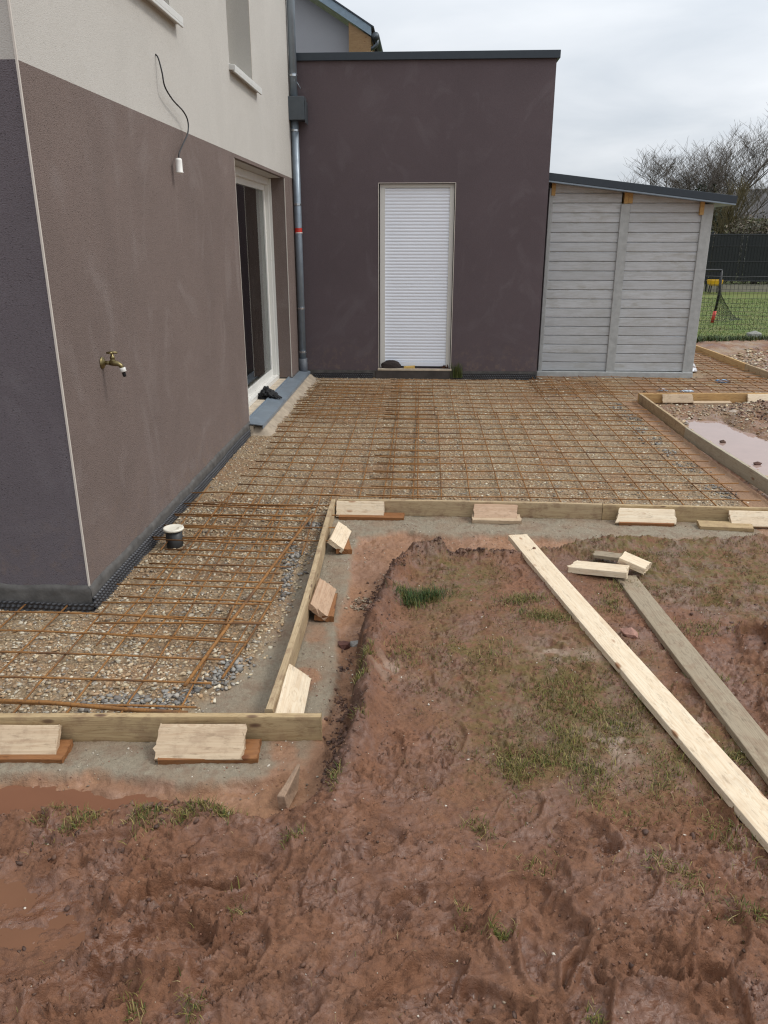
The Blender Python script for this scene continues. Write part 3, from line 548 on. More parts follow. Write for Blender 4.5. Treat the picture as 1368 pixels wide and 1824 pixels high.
# patio door: outer frame, two sliding sashes, glass, shutter rail
q = MB(); a, b_, c, d_ = DOOR; x1 = XH-.17; x0 = XH-.25
q.box(x0, x1, a, a+.05, c+.03, d_-.005); q.box(x0, x1, b_-.06, b_-.001, c+.03, d_-.005); q.box(x0, x1, a+.05, b_-.06, d_-.075, d_-.005); q.box(x0-.02, x1+.02, a, b_-.001, c, c+.05)
pd = q.ob('patio_door', M_PVC, house, bevel=.003)
q = MB(); q.box(x1-.001, x1+.022, b_-.030, b_-.002, c+.05, d_-.01); q.box(x1-.001, x1+.03, b_-.052, b_-.045, c+.05, d_-.01); q.ob('shutter_rail', M_PVC, pd)
mid = 7.55
for k, (s0, s1, xx) in enumerate(((a+.05, mid+.03, x0+.045), (mid-.03, b_-.06, x0+.004))):
    zb_, zt_ = c+.05, d_-.075; e_ = .06
    q = MB(); q.box(xx, xx+.034, s0, s0+e_, zb_, zt_); q.box(xx, xx+.034, s1-e_, s1, zb_, zt_); q.box(xx, xx+.034, s0+e_, s1-e_, zt_-e_, zt_); q.box(xx, xx+.034, s0+e_, s1-e_, zb_, zb_+.075)
    q.ob('sash', M_PVC, pd, bevel=.002)
    q = MB(); q.box(xx+.012, xx+.02, s0+e_, s1-e_, zb_+.075, zt_-e_); q.ob('glass', M_GLASS, pd)
# the room behind the door
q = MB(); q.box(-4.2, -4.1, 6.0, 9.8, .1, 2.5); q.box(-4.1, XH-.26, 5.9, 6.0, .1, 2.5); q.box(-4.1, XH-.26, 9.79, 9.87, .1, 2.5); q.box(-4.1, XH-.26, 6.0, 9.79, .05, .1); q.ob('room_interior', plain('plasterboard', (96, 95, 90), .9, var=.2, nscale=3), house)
q = MB(); q.box(XH-.27, XH-.02, a+.001, b_-.001, -.1, .10); q.box(XH-.02, XH+.04, a-.04, 9.93, -.1, .085); q.ob('door_threshold', M_CEM, house, bevel=.003)
q = MB(); q.add([(XH-.03,a-.05,.101),(XH+.13,a-.05,.088),(XH+.13,9.88,.088),(XH-.03,9.88,.101),(XH-.03,a-.05,.113),(XH+.13,a-.05,.094),(XH+.13,9.88,.094),(XH-.03,9.88,.113)], [(0,3,2,1),(4,5,6,7),(0,1,5,4),(1,2,6,5),(2,3,7,6),(3,0,4,7)])
q.box(XH+.128, XH+.135, a-.05, 9.88, .062, .093); q.box(XH-.04, XH-.03, a-.05, 9.88, .10, .125); q.ob('zinc_flashing', M_ZINC, house)
# mortar haunch under the flashing
nU, nV = 260, 24; U, V = np.meshgrid(np.linspace(6.78, 9.92, nU), np.linspace(0, 1, nV), indexing='ij')
wv = .22+.05*fbm(U*3, U*0, 3, 130); PX = XH+.02+V*wv+.10*(1-V)*0; PZ = .085*(1-sst(.25, 1, V))-.012+.012*fbm(U*14, V*5, 4, 131)+.004*fbm(U*60, V*20, 2, 132)
PZ = (PZ+.02)*sst(6.76, 7.0, U)-.02 + .018*np.exp(-((U-6.9)/.06)**2)*(V > .05)*(V < .8)
J = np.arange(nU*nV).reshape(nU, nV); FF = np.stack([J[:-1,:-1], J[1:,:-1], J[1:,1:], J[:-1,1:]], -1).reshape(-1, 4)
o = np_mesh('mortar_haunch', np.stack([PX, U, PZ], -1).reshape(-1, 3)-np.array(house.location), FF, plain('mortar', (158, 144, 126), .95, var=.3, nscale=12, bmp=.8), True); o.parent = house
# downpipe with collector box
px, py = XH+.052, 9.83
q = MB(); q.tube([(px, py, .22), (px, py, 3.02)], .043, 16); q.tube([(px, py, 3.2), (px, py, 5.6)], .043, 16); q.tube([(px+.08, py, 3.28), (px+.03, py-.01, 3.36), (px, py-.02, 3.27)], .006, 6)
dp = q.ob('downpipe', M_ZINC, house, True)
q = MB(); q.tube([(px, py, .02), (px, py, .26)], .056, 16); q.ob('pipe_boot', plain('grey_pvc_boot', (84, 88, 94), .5), dp, True)
for z in (3.40, 2.84, .86, .33, 2.05, 4.6):
    q = MB(); q.tube([(px, py, z), (px, py, z+.022)], .048, 16); q.ob('pipe_clamp', plain('clamp_steel', (190, 194, 198), .25, .9), dp, False)
q = MB(); q.box(px-.085, px+.13, py-.10, py+.09, 2.95, 3.19); q.box(px+.132, px+.140, py-.08, py+.1, 2.92, 3.15); q.ob('collector_box', M_ZINCD, dp, bevel=.005)
q = MB(); q.tube([(px, py, 1.74), (px, py, 1.80)], .0445, 16, False); q.ob('sticker', plain('red_sticker', (196, 52, 40), .4), dp, True)
q = MB(); q.tube([(px+.003, py-.002, 1.741), (px+.003, py-.002, 1.752)], .0447, 16, False); q.ob('sticker_edge', plain('white_label', (225, 222, 218), .4), dp, True)

# ================================================================ flat roofed extension
ann = thing('house_extension', (-.1, 11.9, 0), 'dark brown flat roofed extension with a closed white roller shutter door', 'extension')
AX0, AX1, AZ = -1.585, 1.405, 3.585
DH = (-.585, .325, .125, 2.295)
q = MB(); fr = lambda u, v, d: (u, YA+d, v)
wall_grid(q, fr, AX0, AX1, .10, AZ, [DH], .10)
q.add([(AX1,YA,.10),(AX1,14.2,.10),(AX1,14.2,AZ),(AX1,YA,AZ)], [(0,1,2,3)]); q.box(-6, AX1-.01, 14.1, 14.2, .1, AZ)
q.ob('wall', M_ANNEX, ann)
q = MB(); q.box(AX0+.002, AX1+.035, YA-.035, YA+.12, AZ-.012, AZ+.068); q.box(AX1-.1, AX1+.035, YA+.12, 14.25, AZ-.012, AZ+.068); q.ob('coping', M_STEEL, ann, bevel=.003)
q = MB(); q.box(-6, AX1-.1, YA+.12, 14.2, AZ-.10, AZ-.04); q.ob('roof', M_STEEL, ann)
q = MB(); q.box(AX0+.001, -.63, YA-.006, YA+.2, -.15, .098); q.ob('plinth', M_PLINTH, ann)
q = MB(); q.box(.37, AX1+.004, YA-.006, YA+.2, -.15, .098); q.ob('plinth', M_PLINTH, ann)
dimple(-1.42, YA-.008, -.66, YA-.008, 0, -1, -.06, .06, ann); dimple(.38, YA-.008, 1.40, YA-.008, 0, -1, -.06, .065, ann)
q = MB(); q.box(-.63, .37, YA-.03, YA+.3, -.15, .10); q.ob('door_step', M_CEMD, ann, bevel=.004)
q = MB(); q.box(-.60, .34, YA-.035, YA+.12, .101, .124); q.ob('door_sill', M_CEM, ann, bevel=.003)
q = MB()
for x in (DH[0], DH[1]): q.box(x-.006, x+.002, YA-.004, YA+.006, .125, 2.300)
q.box(DH[0]-.006, DH[1]+.002, YA-.004, YA+.006, 2.296, 2.303); q.ob('corner_bead', M_BEAD, ann)
q = MB(); q.box(DH[0]+.012, DH[0]+.075, YA+.045, YA+.085, .127, 2.25); q.box(DH[1]-.065, DH[1]-.012, YA+.045, YA+.085, .127, 2.25); q.box(DH[0]+.012, DH[1]-.012, YA+.05, YA+.085, 2.25, 2.29)
q.ob('guide_rail', M_PVC, ann, bevel=.002)
q = MB(); q.box(DH[0], DH[1], YA+.097, YA+.13, .12, 2.3); q.ob('shutter_backing', M_BLACK, ann)
q = MB(); n = 54; z0, z1 = .20, 2.25; pr = []; hh = (z1-z0)/n
for i in range(n):
    for k in range(7):
        tt = k/7; pr.append((z0+hh*(i+tt), .0042*math.sin(math.pi*min(1, tt/.86)) if tt < .86 else -.002))
xa, xb = DH[0]+.07, DH[1]-.06; vs = []; fs = []
for i, (z, dd) in enumerate(pr): vs += [(xa, YA+.068-dd, z), (xb, YA+.068-dd, z)]
fs = [(2*i, 2*i+1, 2*i+3, 2*i+2) for i in range(len(pr)-1)]
q.add(vs, fs); q.ob('shutter_curtain', M_SHUT, ann, False)
q = MB(); q.box(xa-.0, xb, YA+.055, YA+.075, .145, .199); q.ob('bottom_rail', M_SHUT, ann, bevel=.003)

# ================================================================ grey gabled house behind
bh = thing('neighbouring_house', (-4.5, 18, 0), 'grey gabled house behind with slate blue verge trim and wooden eaves', 'house')
M_GREY = render_mat('cool_grey_render', (160, 160, 164), .08, .3, .05, seed=8)
sl_ = -.60   # roof slope
zr = lambda x: 5.235+sl_*(x+1.25)
q = MB(); q.add([(-8,16,0),(-1.45,16,0),(-1.45,16,zr(-1.45)-.12),(-5,16,zr(-5)-.12),(-8,16,zr(-5)-1.9)], [(0,1,2,3,4)]); q.add([(-1.45,16,0),(-1.45,22,0),(-1.45,22,zr(-1.45)-.12),(-1.45,16,zr(-1.45)-.12)], [(0,1,2,3)]); q.ob('wall', M_GREY, bh)
q = MB(); yv = 15.72
q.add([(-5,yv,zr(-5)-.07),(-1.05,yv,zr(-1.05)-.07),(-1.05,yv,zr(-1.05)+.07),(-5,yv,zr(-5)+.07),(-5,yv+.03,zr(-5)-.07),(-1.05,yv+.03,zr(-1.05)-.07),(-1.05,yv+.03,zr(-1.05)+.07),(-5,yv+.03,zr(-5)+.07)], [(0,1,2,3),(7,6,5,4),(0,4,5,1),(3,2,6,7),(1,5,6,2)])
q.ob('verge_trim', plain('blue_grey_zinc', (128, 144, 156), .4, .4), bh)
q = MB(); q.add([(-5,yv-.02,zr(-5)+.072),(-1.0,yv-.02,zr(-1.0)+.072),(-1.0,22,zr(-1.0)+.072),(-5,22,zr(-5)+.072),(-5,yv-.02,zr(-5)+.10),(-1.0,yv-.02,zr(-1.0)+.10),(-1.0,22,zr(-1.0)+.10),(-5,22,zr(-5)+.10)], [(0,3,2,1),(4,5,6,7),(0,1,5,4),(1,2,6,5),(2,3,7,6)])
q.add([(-5,16,zr(-5)+.1),(-5,22,zr(-5)+.1),(-8,22,zr(-5)-1.8),(-8,16,zr(-5)-1.8)], [(0,1,2,3)]); q.ob('roof', M_STEEL, bh)
q = MB(); q.box(-1.45, -1.06, yv+.04, 22, 4.55, 4.95)
q.v = [(x, y, z if z < 4.7 else zr(x)-.09) for x, y, z in q.v]; q.v = [(x, y, z if z > 4.7 or x < -1.3 else 4.80) for x, y, z in q.v]
q.ob('soffit', wood('eaves_wood', (158, 128, 92), (120, 92, 62)), bh)
q = MB(); q.tube([(-.97, yv, 5.04), (-.97, 22, 5.04)], .065, 12); q.ob('gutter', M_ZINCD, bh, True)
q = MB(); q.tube([(-.95, yv+.08, 5.0), (-.96, yv+.08, 4.92), (-1.02, yv+.08, 4.87), (-1.2, yv+.1, 4.83), (-1.36, yv+.16, 4.80), (-1.40, yv+.2, 4.70), (-1.40, yv+.2, 0)], .035, 10); q.ob('gutter_pipe', M_ZINCD, bh, True)

# ================================================================ concrete panel shed
shed = thing('garden_shed', (2.45, 11.4, 0), 'grey concrete panel shed with sloping black roof edge and three posts', 'shed')
YS = 10.2
M_CONCP = plain('cast_concrete_post', (164, 165, 163), .9, var=.22, nscale=14, bmp=.5)
def panel_mat():
    m, t, b = mat('woodgrain_concrete'); v = tcoord(t); vv = tcoord(t, (1.5, 1, 22)); base = mixc(t, noise(t, v, 3.0, 5), lin((176, 177, 177)), lin((204, 206, 208)))
    g_ = noise(t, vv, 3, 5, .7, .5); base = mixc(t, ramp(t, g_, [(.42, 0.), (.72, .6)]), base, lin((150, 147, 140)))
    base = mixc(t, ramp(t, noise(t, tcoord(t, (3, 1, 9)), 1.4, 5, .7), [(.5, 0.), (.72, .5)]), base, lin((158, 154, 144)))
    sp_ = nd(t, 'ShaderNodeSeparateXYZ'); L_(t, nd_geo(t), sp_.inputs[0]); wnz = nd(t, 'ShaderNodeTexWhiteNoise', noise_dimensions='2D'); cz = nd(t, 'ShaderNodeCombineXYZ')
    L_(t, math_(t, 'FLOOR', math_(t, 'DIVIDE', math_(t, 'SUBTRACT', sp_.outputs['Z'], .07), .112)), cz.inputs[0]); L_(t, math_(t, 'GREATER_THAN', sp_.outputs['X'], 2.37), cz.inputs[1]); L_(t, cz.outputs[0], wnz.inputs['Vector'])
    base = mixc(t, math_(t, 'MULTIPLY', wnz.outputs['Value'], .35), base, lin((158, 160, 162)))
    stn = ramp(t, noise(t, tcoord(t, (2.2, 1, 7)), 1.6, 5, .7), [(.54, 0.), (.70, .5)]); base = mixc(t, math_(t, 'MULTIPLY', stn, ramp(t, wnz.outputs['Value'], [(.3, 1.), (.7, .2)])), base, lin((142, 136, 122)))
    L_(t, base, b.inputs['Base Color']); b.inputs['Roughness'].default_value = .85; bump(t, b, g_, .5, .004); return m
M_PAN = panel_mat()
zroof = lambda x: 2.335-.118*(x-1.44)     # underside of roof
def slatted(x0, x1, parent):
    n = 21; h0 = .07; ph = .112; q = MB()
    for i in range(n+1):
        za, zb = h0+i*ph, h0+(i+1)*ph-.002
        zt0, zt1 = min(zb, zroof(x0)-.012), min(zb, zroof(x1)-.012)
        if zt0-za < .02: break
        zt1 = max(zt1, za+.003)
        c = .007
        vs = [(x0,YS+.03,za),(x1,YS+.03,za),(x1,YS+.018,za+c),(x0,YS+.018,za+c),(x0,YS+.018,zt0-c),(x1,YS+.018,zt1-c),(x1,YS+.03,zt1),(x0,YS+.03,zt0),(x0,YS+.07,za),(x1,YS+.07,za),(x1,YS+.07,zt1),(x0,YS+.07,zt0)]
        q.add(vs, [(0,1,2,3),(3,2,5,4),(4,5,6,7),(8,0,7,11),(7,6,10,11),(0,8,9,1)])
    q.box(x0, x1, YS+.060, YS+.069, h0, zroof(x1)-.02)
    return q.ob('panel', M_PAN, parent)
slatted(1.50, 2.325, shed); slatted(2.425, 3.29, shed)
for x0, x1, zt in ((1.455, 1.505, 2.25), (2.32, 2.43, 2.075), (3.285, 3.415, 2.07)):
    q = MB(); q.box(x0, x1, YS-.012, YS+.11, .02, zt); q.ob('post', M_CONCP, shed, bevel=.006)
for x0, x1, za in ((1.478, 1.525, 2.17), (2.35, 2.398, 2.078), (2.400, 2.45, 2.080), (3.252, 3.30, 1.95)):
    q = MB(); q.box(x0, x1, YS-.008 if za < 2.1 and x0 < 3 else YS+.0, YS+.10, za, zroof((x0+x1)/2)-.005)
    if za == 1.95 or za == 2.17: q.v = [(x, y-.02, z) for x, y, z in q.v]
    q.ob('packing_block', wood('yellow_pine_block', (196, 160, 104), (170, 128, 76)), shed)
q = MB(); q.box(1.44, 3.42, YS-.03, YS+.12, -.1, .066); q.ob('base_beam', M_CONCP, shed, bevel=.008)
q = MB(); q.box(1.40, 3.62, YS-.16, 12.7, 0, .1); q.v = [(x, y, zroof(x)-.02 + (.095 if z > .05 else 0.012)) for x, y, z in q.v]; q.ob('roof_edge', M_STEEL, shed, bevel=.003)
q = MB(); q.box(1.41, 3.615, YS-.157, 12.68, 0, .02); q.v = [(x, y, zroof(x)-.010 + (.0 if z > .01 else -.016)) for x, y, z in q.v]; q.ob('drip_strip', M_ZINC, shed)
q = MB(); q.box(3.33, 3.40, YS+.12, 12.6, 0, 2.08); q.box(1.45, 1.50, YS+.12, 12.6, 0, 2.3); q.box(1.5, 3.33, 12.5, 12.6, 0, 2.05); q.ob('side_wall', M_PAN, shed)

# ================================================================ wall fittings
M_BRASS = plain('tarnished_brass', (124, 112, 78), .42, .85, var=.35, nscale=60)
tap = thing('garden_tap', (XH, 3.79, 1.115), 'old brass garden tap with white hose collar on the taupe wall', 'tap')
ty, tz = 3.79, 1.115; q = MB(); MX = Matrix.Translation((XH, ty, tz)) @ Matrix.Rotation(R(90), 4, 'Y')
q.lathe([(.030,0),(.030,.004),(.024,.009),(.014,.012),(.011,.016)], 24, MX); q.tube([(XH+.01,ty,tz),(XH+.045,ty,tz)], .0095, 14)
q.tube([(XH+.04,ty,tz),(XH+.062,ty,tz-.001),(XH+.08,ty,tz-.004),(XH+.093,ty,tz-.013),(XH+.099,ty,tz-.026)], [.0125,.015,.012,.0105,.0105], 14)
MZ = Matrix.Translation((XH+.055, ty, tz)); q.lathe([(.012,.0),(.013,.014),(.010,.018),(.0125,.022),(.0125,.030),(.008,.034),(.006,.046)], 18, MZ); q.ob('body', M_BRASS, tap, True)
q = MB(); hz_ = tz+.049; q.tube([(XH+.03, ty-.006, hz_), (XH+.055, ty, hz_+.002), (XH+.08, ty+.006, hz_)], [.005,.0065,.005], 8); q.tube([(XH+.055, ty-.02, hz_), (XH+.055, ty+.02, hz_)], .005, 8); q.ob('handle', M_BRASS, tap, True)
q = MB(); MT = Matrix.Translation((XH+.099, ty, tz-.026)) @ Matrix.Rotation(R(-12), 4, 'Y'); q.lathe([(.014,-.018),(.0155,-.016),(.0155,0),(.0135,.003)], 18, MT); q.ob('hose_collar', M_PVC, tap, True)
q = MB(); q.lathe([(.007,-.042),(.0085,-.036),(.0085,-.017)], 14, MT); q.ob('hose_tail', M_BLACK, tap, True)
sk = thing('hanging_socket', (XH+.03, 5.20, 2.12), 'white lamp socket hanging on a black cable from the wall', 'lamp socket')
q = MB(); pts = [(XH-.01,5.06,2.70),(XH+.015,5.055,2.68),(XH+.035,5.045,2.60),(XH+.04,5.06,2.53),(XH+.04,5.20,2.48),(XH+.045,5.38,2.445),(XH+.045,5.47,2.40),(XH+.045,5.45,2.33),(XH+.045,5.32,2.25),(XH+.045,5.225,2.19),(XH+.045,5.205,2.155)]
def cr(P, n=6):
    P = [Vector(p) for p in P]; o = []
    for i in range(len(P)-1):
        a, b, c, d = P[max(i-1,0)], P[i], P[i+1], P[min(i+2,len(P)-1)]
        for k in range(n):
            t = k/n; o.append(.5*((2*b)+(c-a)*t+(2*a-5*b+4*c-d)*t*t+(3*b-a-3*c+d)*t**3))
    return o+[P[-1]]
q.tube(cr(pts), .0045, 8); q.ob('cable', plain('cable_rubber', (26, 26, 28), .5), sk, True)
q = MB(); q.lathe([(.010,.085),(.019,.080),(.0205,.07),(.0205,.01),(.024,.006),(.024,0),(.02,-.002)], 20, Matrix.Translation((XH+.045, 5.20, 2.075))); q.ob('socket_body', plain('white_bakelite', (226, 224, 218), .35, var=.02), sk, True)

# standing drain pipe
pz = thing('drain_pipe', (-1.44, 4.16, 0), 'short upright black drain pipe with a white cap beside the plinth', 'drain pipe')
q = MB(); q.lathe([(.048,-.08),(.048,.098)], 28, Matrix.Translation((-1.44, 4.16, 0))); q.ob('pipe', plain('dirty_black_pipe', (40, 40, 40), .5, var=.6, nscale=22), pz, True)
q = MB(); q.lathe([(.050,.098),(.058,.100),(.060,.106),(.058,.113),(.052,.114),(.044,.1105),(.02,.109)], 32, Matrix.Translation((-1.44, 4.16, 0))); q.box(-1.418, -1.395, 4.148, 4.153, .1095, .112); q.box(-1.418, -1.395, 4.168, 4.173, .1095, .112)
q.ob('cap', plain('ivory_cap', (222, 216, 200), .4, var=.05), pz, True)

# crumpled cloth things
def lump(name, loc, sx, sy, sz, m, label, cat, amp=.35, seed=0, fr=3.0, flat=.15):
    import bmesh
    bm = bmesh.new(); bmesh.ops.create_icosphere(bm, subdivisions=5, radius=1)
    co = np.array([v.co[:] for v in bm.verts]); n1 = fbm(co[:,0]*fr+co[:,2]*2, co[:,1]*fr+co[:,2], 4, 200+seed, .6); n2 = 1-np.abs(fbm(co[:,0]*fr*1.4, co[:,1]*fr*1.4+co[:,2]*fr, 3, 220+seed))*2.5
    r = 1+amp*n1+amp*.35*n2; co = co*r[:, None]; co[:,2] = np.where(co[:,2] < -flat, -flat+(co[:,2]+flat)*.05, co[:,2])
    for v, c in zip(bm.verts, co): v.co = (c[0]*sx, c[1]*sy, (c[2]+flat)*sz)
    me = bpy.data.meshes.new(name); bm.to_mesh(me); bm.free(); me.polygons.foreach_set('use_smooth', [True]*len(me.polygons)); me.materials.append(m)
    o = bpy.data.objects.new(name, me); COL.objects.link(o); o.location = loc; return tag(o, label, cat)
M_CLOTH = plain('black_leather_cloth', (22, 22, 24), .75, var=.3, nscale=30, bmp=.5)
gl = lump('work_gloves', (-1.66, 8.10, .105), .085, .12, .075, M_CLOTH, 'crumpled pair of black work gloves on the patio door threshold', 'gloves', .5, 1, 2.2)
q = MB()
for a_, l_, dx_ in ((.0, .13, .02), (.35, .14, .035), (-.3, .11, 0.0), (.7, .10, .05)):
    p0 = Vector((-1.62, 8.06, .12)); dv = Vector((math.cos(a_-.3), math.sin(a_-.9)*.8, 0)); q.tube([p0, p0+dv*l_*.5+Vector((0,0,.018)), p0+dv*l_*.95+Vector((0,0,-.004))], [.016,.014,.009], 10)
q.ob('glove_fingers', M_CLOTH, gl, True)
lump('cloth_cap', (-.435, 9.985, .124), .125, .05, .085, plain('dark_brown_wool', (52, 44, 42), .95, var=.3, nscale=60, bmp=.6), 'dark brown cloth cap lying at the foot of the roller shutter', 'cap', .12, 3, 1.4)
q = MB(); q.add([(-.27,9.94,.125),(-.13,9.945,.125),(-.13,9.98,.125),(-.27,9.975,.125),(-.27,9.94,.15),(-.13,9.945,.158),(-.13,9.98,.160),(-.27,9.975,.15)], [(0,3,2,1),(4,5,6,7),(0,1,5,4),(1,2,6,5),(2,3,7,6),(3,0,4,7)])
q.ob('wood_wedge', wood('yellow_wedge', (214, 184, 112), (190, 150, 80)), None, origin=(-.2, 9.96, .125), bevel=.003, label='small yellow wooden wedge on the sill beside the dark cap', cat='wood wedge')

# ================================================================ timber
W_FRESH = wood('fresh_spruce', (218, 203, 178), (196, 170, 138), (150, 110, 80), dirt=.12)
W_FORM = wood('shuttering_board', (186, 164, 128), (146, 118, 82), (92, 62, 42), grey=.2, dirt=.5)
W_GREEN = wood('treated_board', (182, 158, 118), (142, 114, 76), (88, 58, 38), grey=.14, dirt=.4)
W_GREY = wood('weathered_plank', (160, 144, 118), (116, 98, 74), (80, 62, 48), grey=.3, dirt=.35)
W_CHOCK = wood('sawn_offcut', (200, 178, 148), (166, 136, 106), (122, 82, 54), grey=.2, dirt=.28)
W_ORANGE = wood('wet_orange_board', (142, 98, 60), (112, 70, 40), (100, 60, 36), dirt=.2)
def plank(name, m, ln, wd, th, loc, rot, label, cat, group=None, ragged=0.0, ends=0.0, warp=0.0, seed=0, skew=0):
    """length along local x, width along y, thickness z; sawn ends may be ragged"""
    rr = random.Random(seed); nx_ = max(4, int(ln/.08)); ny_ = 10
    prof = []; c = .0025
    for i in range(ny_+1): prof.append((-wd/2+wd*i/ny_, th/2))
    top = prof[:]; bot = [(y, -th/2) for y, _ in prof[::-1]]; ring = top+bot; k = len(ring)
    endj = [[rr.uniform(-1, 1)*ragged for _ in range(ny_+1)] for _ in range(2)]
    vs = []; fs = []
    for i in range(nx_+1):
        t_ = i/nx_; x = -ln/2+ln*t_
        for j, (y, z) in enumerate(ring):
            jj = j if j <= ny_ else 2*ny_+1-j; xx = x
            if i == 0: xx += endj[0][jj]*(1 if z > 0 else .5)+skew*y
            if i == nx_: xx += endj[1][jj]*(1 if z > 0 else .5)-skew*y*.3
            edge_ = (abs(y) > wd/2-1e-6)
            vs.append((xx, y+rr.uniform(-1,1)*.0008*(1 if edge_ else 0)+warp*math.sin(t_*math.pi)*.02, z+warp*math.sin(t_*math.pi*1.5)*.015-(c*.6 if edge_ and z > 0 else 0)+rr.uniform(-1,1)*ragged*.05))
    for i in range(nx_):
        for j in range(k):
            a, b = i*k+j, i*k+(j+1) % k; fs.append((a, b, b+k, a+k))
    fs += [tuple(range(k)), tuple(range((nx_+1)*k-1, nx_*k-1, -1))]
    q = MB(); q.add(vs, [f[::-1] for f in fs]); o = q.ob(name, m, None, label=label, cat=cat, group=group); o.location = loc; o.rotation_euler = rot
    b = o.modifiers.new('bevel', 'BEVEL'); b.width = .0022; b.segments = 2; b.limit_method = 'ANGLE'; b.angle_limit = R(50)
    return o
def board(p0, p1, z0, h, m, label, th=.027, seed=0, warp=.3):
    """shuttering board on edge from p0 to p1 (centre line)"""
    d = Vector((p1[0]-p0[0], p1[1]-p0[1], 0)); ln = d.length
    return plank('formwork_board', m, ln, h, th, ((p0[0]+p1[0])/2, (p0[1]+p1[1])/2, z0+h/2), (R(90), 0, math.atan2(d.y, d.x)), label, 'formwork board', 'shuttering boards set on edge around the slab', .0008, seed=seed, warp=warp)
HB = .108; ZB = -.036
board((-3.2, 2.235), (-.352, 2.392), ZB, HB, W_GREEN, 'shuttering board nearest the camera, lying across the bottom left with a square cut end', seed=1)
board((-.548, 2.42), (-.575, 4.84), ZB, HB, W_FORM, 'shuttering board running away along the trench between the near board and the long cross board', seed=2, warp=.8)
board((-.556, 4.845), (1.16, 4.835), ZB, HB, W_FORM, 'left half of the long cross board behind the mud, starting at the inside corner', seed=3)
board((1.163, 4.836), (3.4, 4.765), ZB, HB, W_GREEN, 'right half of the long cross board, running out past the right edge behind the mud', seed=4)
board((2.375, 8.66), (2.375, 7.05), ZB, HB, W_FORM, 'far half of the board along the right puddle, meeting the corner near the shed', seed=5)
board((2.377, 7.045), (2.47, 4.86), ZB, HB, wood('pale_board', (178, 168, 146), (150, 136, 112), grey=.3), 'near grey half of the board along the right puddle', seed=6, warp=.6)
board((2.36, 8.69), (5.6, 8.84), ZB, HB, wood('yellow_board', (194, 160, 110), (160, 120, 74), dirt=.2), 'yellowish shuttering board behind the right puddle in front of the shed', seed=7)
board((4.262, 12.9), (4.33, 10.85), -.02, .105, wood('yellow_board_far', (200, 168, 118), (166, 128, 82), dirt=.15), 'far shuttering board beside the white sheet, disappearing behind the shed', seed=8)
board((4.332, 10.84), (4.42, 8.4), -.02, .105, W_FORM, 'shuttering board at the right edge beyond the shed corner', seed=9)
CG = 'offcuts propped against the shuttering boards'
def chock(x, y, ang, ln, wd, m, label, tilt=58, th=.027, z=.022, seed=0, rag=.004, roll=0, skew=0):
    # ang: direction the board runs; the offcut leans back onto it
    return plank('board_offcut', m, ln, wd, th, (x, y, z), Euler((R(tilt), R(roll), ang), 'XYZ'), label, 'wood offcut', CG, rag, seed=seed, skew=skew)
def under(x, y, ang, ln, wd, m, label, z=-.012, seed=0, tilt=6):
    return plank('board_offcut', m, ln, wd, .027, (x, y, z), Euler((R(tilt), 0, ang), 'XYZ'), label, 'wood offcut', CG, .002, seed=seed)
af = math.atan2(.157, 2.85)
chock(-1.455, 2.262, af, .36, .115, W_CHOCK, 'knotty grey offcut propped on the near board at the left edge of the photo', tilt=44, z=.012, seed=21, rag=.005, skew=.25)
under(-1.44, 2.250, af, .40, .10, W_ORANGE, 'wet orange offcut under the knotty one at the left edge', seed=22, z=-.020)
chock(-.765, 2.288, af-.01, .305, .125, W_CHOCK, 'ragged ended offcut propped on the near board left of its square end', tilt=40, z=.018, seed=23, rag=.008, skew=.12)
under(-.735, 2.285, af+.02, .345, .10, W_ORANGE, 'wet orange offcut under the ragged ended offcut on the near board', seed=24, z=-.018)
al = R(90)
chock(-.490, 2.585, al+.035, .36, .115, W_FRESH, 'pale yellow offcut leaning on the trench side board, nearest of three there', tilt=-52+90+0, z=.018, seed=25, rag=.001)
chock(-.485, 3.46, al-.02, .30, .105, wood('pinkish_offcut', (186, 158, 132), (156, 122, 94), dirt=.2), 'brownish offcut leaning on the trench side board, middle of three', tilt=38, z=.020, seed=26, rag=.005)
under(-.465, 3.44, al+.05, .26, .09, W_ORANGE, 'dark offcut hidden under the brownish leaning offcut', seed=27)
chock(-.488, 4.30, al-.06, .30, .10, W_FRESH, 'pale ragged offcut leaning on the trench side board, farthest of three', tilt=36, z=.022, seed=28, rag=.006)
under(-.470, 4.26, al+.2, .22, .09, W_ORANGE, 'small orange offcut under the farthest leaning offcut', seed=29)
chock(-.405, 4.795, 0, .31, .105, W_FRESH, 'clean pale offcut in the inside corner of the long cross board', tilt=60, z=.022, seed=30, rag=.001)
under(-.33, 4.775, 0, .42, .08, W_ORANGE, 'orange offcut sticking out under the clean one in the inside corner', seed=31, z=-.018)
chock(.47, 4.775, -.01, .275, .10, wood('pink_offcut', (196, 168, 142), (168, 134, 106), dirt=.15), 'pinkish offcut against the long cross board, left of the pale loose plank', tilt=52, z=.026, seed=32, rag=.004)
under(.475, 4.755, 0, .31, .10, W_CHOCK, 'pale offcut under the pinkish one on the long cross board', seed=33, z=-.012)
chock(1.425, 4.765, -.03, .36, .105, W_FRESH, 'pale offcut with slanted end leaning on the cross board beyond the weathered plank', tilt=48, z=.016, seed=34, rag=.004, skew=.35)
under(1.42, 4.745, -.03, .34, .06, W_ORANGE, 'thin offcut under the slanted end one on the cross board', seed=35, z=-.020)
chock(2.10, 4.74, -.03, .32, .105, W_FRESH, 'pale offcut on the cross board at the right edge of the photo', tilt=50, z=.020, seed=36, rag=.004)
under(1.90, 4.70, -.08, .32, .09, W_GREEN, 'greenish offcut poking out left from under the right edge offcut', seed=37, z=-.014)
